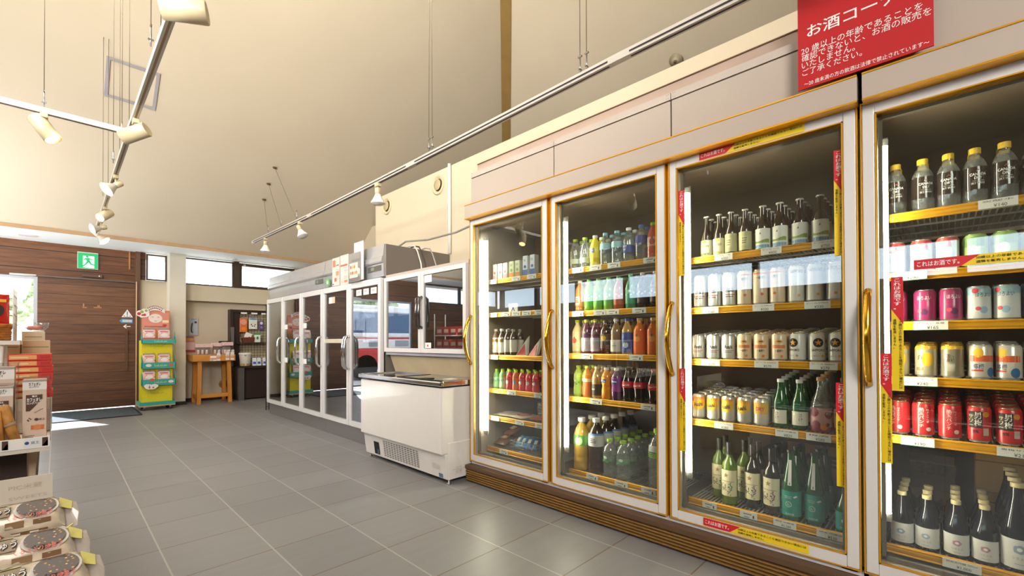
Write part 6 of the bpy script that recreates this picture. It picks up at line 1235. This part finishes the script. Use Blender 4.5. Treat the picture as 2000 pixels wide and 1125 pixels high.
def cake():
    L, D, H = .27, .125, .062; nL, nD = 24, 10; V = []; F = []; cl = mat('cake_film', 'bcae98', .22, var=.22, scale=30, coat=.6)
    rn = random.Random(8)
    for i in range(nL + 1):
        u = i / nL; e = min(1, (1 - abs(2 * u - 1)) * 7) ** .5
        for j in range(2 * nD):
            a = 2 * PI * j / (2 * nD); yy = math.cos(a); zz = math.sin(a)
            sx = abs(yy) ** .5 * (1 if yy > 0 else -1); sz = abs(zz) ** .55 * (1 if zz > 0 else -1)
            k = rn.uniform(.95, 1.04); V.append(((u - 1) * L, sx * D / 2 * (.9 + .1 * e) * k, H / 2 + sz * H / 2 * e * k))
    n2 = 2 * nD
    for i in range(nL):
        for j in range(n2): F.append((i * n2 + j, i * n2 + (j + 1) % n2, (i + 1) * n2 + (j + 1) % n2, (i + 1) * n2 + j))
    m = MB(); m.add(V, F, cl, True); b = m.build('wrapped_cake')
    m = MB()
    top = lambda e: (lambda u, v: (u, v * .9, H * (1.0 + e) - max(0, (abs(v) - .035)) * .55))
    m.disc(top(.045), .039, ink('c9c3ba'), -.05, .0, 22, .05); ck = speck_mat('dark_cake_print', '3a2a20', ['c98a3a', 'a8662a', '6a4020', 'e0a850'], 120, .25, .35); m.rect(top(.13), -.21, -.12, -.066, -.048, ink('5f4630'), 6); m.rect(top(.13), -.1, -.07, -.066, -.05, ink('7d5f3e'), 3); m.rect(top(.13), -.055, -.025, -.064, -.052, ink('6a4a2c'), 3); m.rect(top(.1), -.2, -.03, .05, .058, ink('9c7d55'), 6)
    m.disc(top(.1), .034, ck, -.05, .0, 22, .043)
    m.rect(top(.05), -.22, -.095, -.022, .03, ink('8a765a'), 4); m.text('クルミまんじゅう', top(.075), BLACK(), w=.116, h=.036, cx=-.15, cy=.004, bold=.04); m.text('クルミまんじゅう', top(.09), PAPER(), w=.112, h=.032, cx=-.15, cy=.004, bold=.008); m.rect(top(.055), -.23, -.1, .034, .048, ink('b9c22e'), 3)
    fr_ = lambda u, v: (u, -D / 2 * 1.0 - .004, H / 2 + v); m.rect(fr_, -.22, -.105, -.002, .016, ink('c9413a')); m.text('期間限定の味わい', lambda u, v: (u, -D / 2 - .0052, H / 2 + v), PAPER(), w=.1, h=.009, cx=-.16, cy=.007)
    m.text('くるみ入り焼菓子', top(.14), ink('e07a76'), w=.075, h=.012, cx=-.06, cy=-.04, bold=.008); m.rect(fr_, -.25, -.09, -.024, -.004, ink('5a4530')); m.rect(fr_, -.09, -.03, .004, .014, ink('7a5c3c')); m.rect(fr_, -.075, -.035, -.02, .006, ink('6a4a2c')); m.rect(fr_, -.13, -.1, -.02, .01, ink('4f3a28'))
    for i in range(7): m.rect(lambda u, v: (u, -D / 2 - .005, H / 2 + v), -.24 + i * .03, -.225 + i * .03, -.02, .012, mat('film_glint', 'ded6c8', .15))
    m.build('wrapper_print', b)
    m = MB(); yl_ = mat('yellow_flap', 'd6cf78', .35, var=.06)
    m.slab([(-.012, .012, H * .78), (.012, .01, H * .58), (.014, .045, H * .6), (-.01, .05, H * .84)], (0, 0, .0015), yl_); m.build('yellow_flap', b); m = MB(); m.slab([(-.05, -D / 2 - .001, .004), (.004, -D / 2 + .01, .004), (.014, -D / 2 + .02, .024), (-.01, -D / 2 - .002, .02)], (0, .004, 0), yl_); m.build('yellow_flap', b)
    m = MB(); m.add([(-.004, -.055, .015), (.022, -.045, .02), (.026, .0, .03), (.022, .045, .034), (-.004, .055, .04)], [(0, 1, 2, 3, 4)], film); m.add([(-.004, -.055, .014), (-.004, .055, .039), (.022, .045, .033), (.026, 0, .029), (.022, -.045, .019)], [(0, 1, 2, 3, 4)], film); m.build('sealed_end', b)
    return b
for i, (x, y, z) in enumerate(((.018, 1.64, .567), (.034, 1.5, .527), (.052, 1.365, .505))):
    p = put(cake, 'cake', f'brown wrapped walnut cake in clear film, on the {("top", "middle", "lowest")[i]} step', 'wrapped walnut cakes', 'cake', x, y, z); p.rotation_euler = (.27, 0, .02 * i)
    p = put(cake, 'cake', f'brown wrapped walnut cake lying under the one on the {("top", "middle", "lowest")[i]} step', 'wrapped walnut cakes', 'cake', x - .012, y + .004, z - .07) if False else None
o = empty('gift_shelf', (-1.35, 7.2, 0), 'wire gift shelf of red boxes mirrored in the glass of the freezer cabinet', 'shelf'); m = MB()
for z in (.62, .88, 1.14): m.box(-.15, .15, -.5, .5, z, z + .015, WHITE())
m.build('shelf', o)
for x, y in ((-.14, -.49), (.14, -.49), (-.14, .49), (.14, .49)):
    m = MB(); m.tube([(x, y, 0), (x, y, 1.6)], .01, WHITE(), 8); m.build('upright', o)
def gift():
    m = MB(); m.box(-.1, .1, -.1, .1, 0, .17, mat('gift_red', 'c23a2e', .4, var=.1), .003); g = m.build('gift_box'); m = MB(); m.rect(lambda u, v: (.1008, u, v), -.07, .07, .05, .12, ink('e8c9a8')); m.build('box_print', g); return g
for r_ in range(3):
    for k in range(4): put(gift, 'gift', f'red gift box, {NUM[k]} along the {("lower", "middle", "upper")[r_]} shelf of the mirrored gift shelf', 'red gift boxes', 'box', -1.33, 6.86 + k * .23, (.62, .88, 1.14)[r_] + .017)
for (x, y, lab) in ((2.18, 8.99, 'small recessed downlight in the soffit above the alcove windows'), (-.27, 8.9, 'wide recessed downlight in the soffit above the entrance window')):
    o = empty('recessed_downlight', (x, y, 2.49), lab, 'downlight', 'downlights in the soffit'); m = MB(); r = .06 if x > 0 else .1; m.lathe([(r, 0), (r * .97, -.006), (r * .8, -.004)], WHITE(), 20); m.build('trim_ring', o); m = MB(); m.lathe([(r * .8, -.003), (0, -.003)], mat('downlight_lens', 'f4f4f0', .3), 20); m.build('lens', o)
# ------------------------------------------------------------------ outside
m = MB(); m.box(-40, 40, 9.6, 70, -.3, -.2, mat('asphalt', 'b5b3ae', .9, var=.06, scale=2)); m.box(-40, -4.8, -30, 9.6, -.3, -.2, mat('asphalt', 'b5b3ae', .9, var=.06, scale=2)); struct(m, 'ground_outside')
leafm = mat('tree_leaves', 'c3cda8', .8, var=.5, scale=9)
def tree(x, y, h, r, lab, seed):
    rn = random.Random(seed); o = empty('garden_tree', (x, y, -.2), lab, 'tree', 'trees outside'); m = MB(); m.tube([(0, 0, 0), (.1, 0, h * .5), (0, .1, h * .8)], [.16, .12, .05], mat('tree_bark', '5c4a3a', .9), 8); m.build('trunk', o)
    bm = bmesh.new(); m = MB()
    for k in range(900):
        a = rn.uniform(0, 2 * PI); b = rn.uniform(-1, 1); q = rn.uniform(.55, 1) * r; c = Vector((math.cos(a) * math.sqrt(1 - b * b) * q, math.sin(a) * math.sqrt(1 - b * b) * q, h * .75 + b * q * .9)); s = rn.uniform(.12, .28)
        u = Vector((rn.gauss(0, 1), rn.gauss(0, 1), rn.gauss(0, 1))).normalized(); w = u.orthogonal().normalized(); m.add([c - u * s, c + w * s * .5, c + u * s, c - w * s * .5], [(0, 1, 2, 3)], leafm)
    m.build('crown', o); bm.free()
for i, (x, y, h, r) in enumerate(((-5.2, 18, 3.3, 1.25), (-1.3, 18.5, 4.0, 1.6))):
    tree(x, y, h, r, ('leafy tree outside behind the red and white bus', 'leafy tree seen through the entrance window')[i], i)
o = empty('parked_bus', (-4.6, 13.2, -.2), 'red and white bus with dark blue windows parked outside the entrance', 'bus')
m = MB(); m.box(-3.4, 3.2, 0, 2.2, .35, 1.0, mat('bus_red', 'c8302a', .4), .06); m.box(-3.4, 3.2, .02, 2.18, 1.0, 1.3, mat('bus_white', 'e9e6e2', .4), .03); m.box(-3.4, 3.2, .04, 2.16, 1.3, 1.36, mat('bus_red', 'c8302a', .4)); m.box(-3.4, 3.2, .0, 2.2, 1.36, 1.5, mat('bus_white', 'e9e6e2', .4), .03); m.box(-3.4, 3.2, .1, 2.1, 2.15, 2.4, mat('bus_white', 'e9e6e2', .4), .06); m.build('bus_body', o)
m = MB(); m.box(-3.35, 3.15, .06, 2.14, 1.5, 2.15, mat('bus_window_blue', '3a5a7d', .1)); m.build('window_band', o)
for i in range(7):
    m = MB(); m.box(-3.1 + i * .9, -2.6 + i * .9, .0, .03, 1.06, 1.26, mat('bus_light_grey', '8f9296', .3)); m.build('side_window', o)
for x in (-2.4, 2.0):
    m = MB(); m.tube([(x, 0, .4), (x, .3, .4)], .4, DARK(), 20); m.build('wheel', o)
# ------------------------------------------------------------------ light
w = bpy.data.worlds.new('sky'); SC.world = w; w.use_nodes = True; nt = w.node_tree; bg = nt.nodes['Background']
sk = nt.nodes.new('ShaderNodeTexSky'); sk.sky_type = 'HOSEK_WILKIE'; sk.turbidity = 5; sk.sun_direction = Vector((-.35, .62, .7)).normalized()
mx = nt.nodes.new('ShaderNodeMixRGB'); mx.inputs[0].default_value = .85; mx.inputs[2].default_value = (.9, .95, 1.0, 1); nt.links.new(sk.outputs[0], mx.inputs[1]); nt.links.new(mx.outputs[0], bg.inputs[0]); bg.inputs[1].default_value = 6.5
def light(kind, name, loc, energy, color, **k):
    L = bpy.data.lights.new(name, kind); L.energy = energy; L.color = color
    for a, b in k.items():
        if a not in ('rot', 'aim'): setattr(L, a, b)
    o = bpy.data.objects.new(name, L); COL.objects.link(o); o.location = loc
    if 'aim' in k: o.rotation_euler = (Vector(k['aim']) - Vector(loc)).to_track_quat('-Z', 'Y').to_euler()
    return o
light('SUN', 'sunlight', (0, 20, 20), 28, (1, .95, .86), angle=.01, aim=(0, 20, 20) and (4, 20 - 10.5, 20 - 8.8))
# unseen area lights added as fill for the room, ceiling and soffit
light('AREA', 'added_room_fill', (-.6, 4.2, 4.4), 85, (1, .96, .9), shape='RECTANGLE', size=2.2, size_y=2.2, aim=(.1, 5.4, 0), spread=2.2)
light('AREA', 'added_room_fill', (-1.2, -2.3, 3.1), 72, (1, .95, .9), shape='RECTANGLE', size=1.6, size_y=1.4, aim=(1.7, 1.7, 1.1), spread=1.8)
light('AREA', 'added_ceiling_fill', (-1.7, 6.8, 1.5), 56, (.98, .99, 1), shape='RECTANGLE', size=1.5, size_y=1.5, aim=(-1.0, 7.9, 3.0), spread=2.5)
light('AREA', 'added_soffit_fill', (-1.6, 8.7, .7), 16, (.95, .98, 1), shape='RECTANGLE', size=.8, size_y=.8, aim=(.8, 9.0, 2.49), spread=2.0)
light('AREA', 'added_ceiling_fill', (-2.2, 1.2, 2.9), 235, (1, .96, .88), shape='RECTANGLE', size=1.6, size_y=1.6, aim=(2.8, 4.6, 5.6), spread=1.9)
# ------------------------------------------------------------------ camera
cd = bpy.data.cameras.new('camera'); co = bpy.data.objects.new('camera', cd); COL.objects.link(co)
yaw, pitch, roll = .796997853, .00891422877, -.00313082944
f = Vector((math.sin(yaw) * math.cos(pitch), math.cos(yaw) * math.cos(pitch), math.sin(pitch))); r = Vector((math.cos(yaw), -math.sin(yaw), 0)); u = r.cross(f)
r2 = r * math.cos(roll) + u * math.sin(roll); u2 = u * math.cos(roll) - r * math.sin(roll)
co.matrix_world = Matrix(((r2.x, u2.x, -f.x, 0), (r2.y, u2.y, -f.y, 0), (r2.z, u2.z, -f.z, 1.04), (0, 0, 0, 1)))
cd.sensor_width = 36; cd.lens = 870.05 / 2000 * 36; cd.shift_y = (657.518 - 562.5) / 2000; cd.clip_start = .02; cd.clip_end = 300
SC.camera = co
SC.view_settings.view_transform = 'Standard'; SC.view_settings.exposure = 0
SC.cycles.transparent_max_bounces = 32; SC.cycles.max_bounces = 8; SC.cycles.glossy_bounces = 4; SC.cycles.diffuse_bounces = 4
SC.cycles.caustics_reflective = False; SC.cycles.caustics_refractive = False; SC.cycles.sample_clamp_indirect = 6
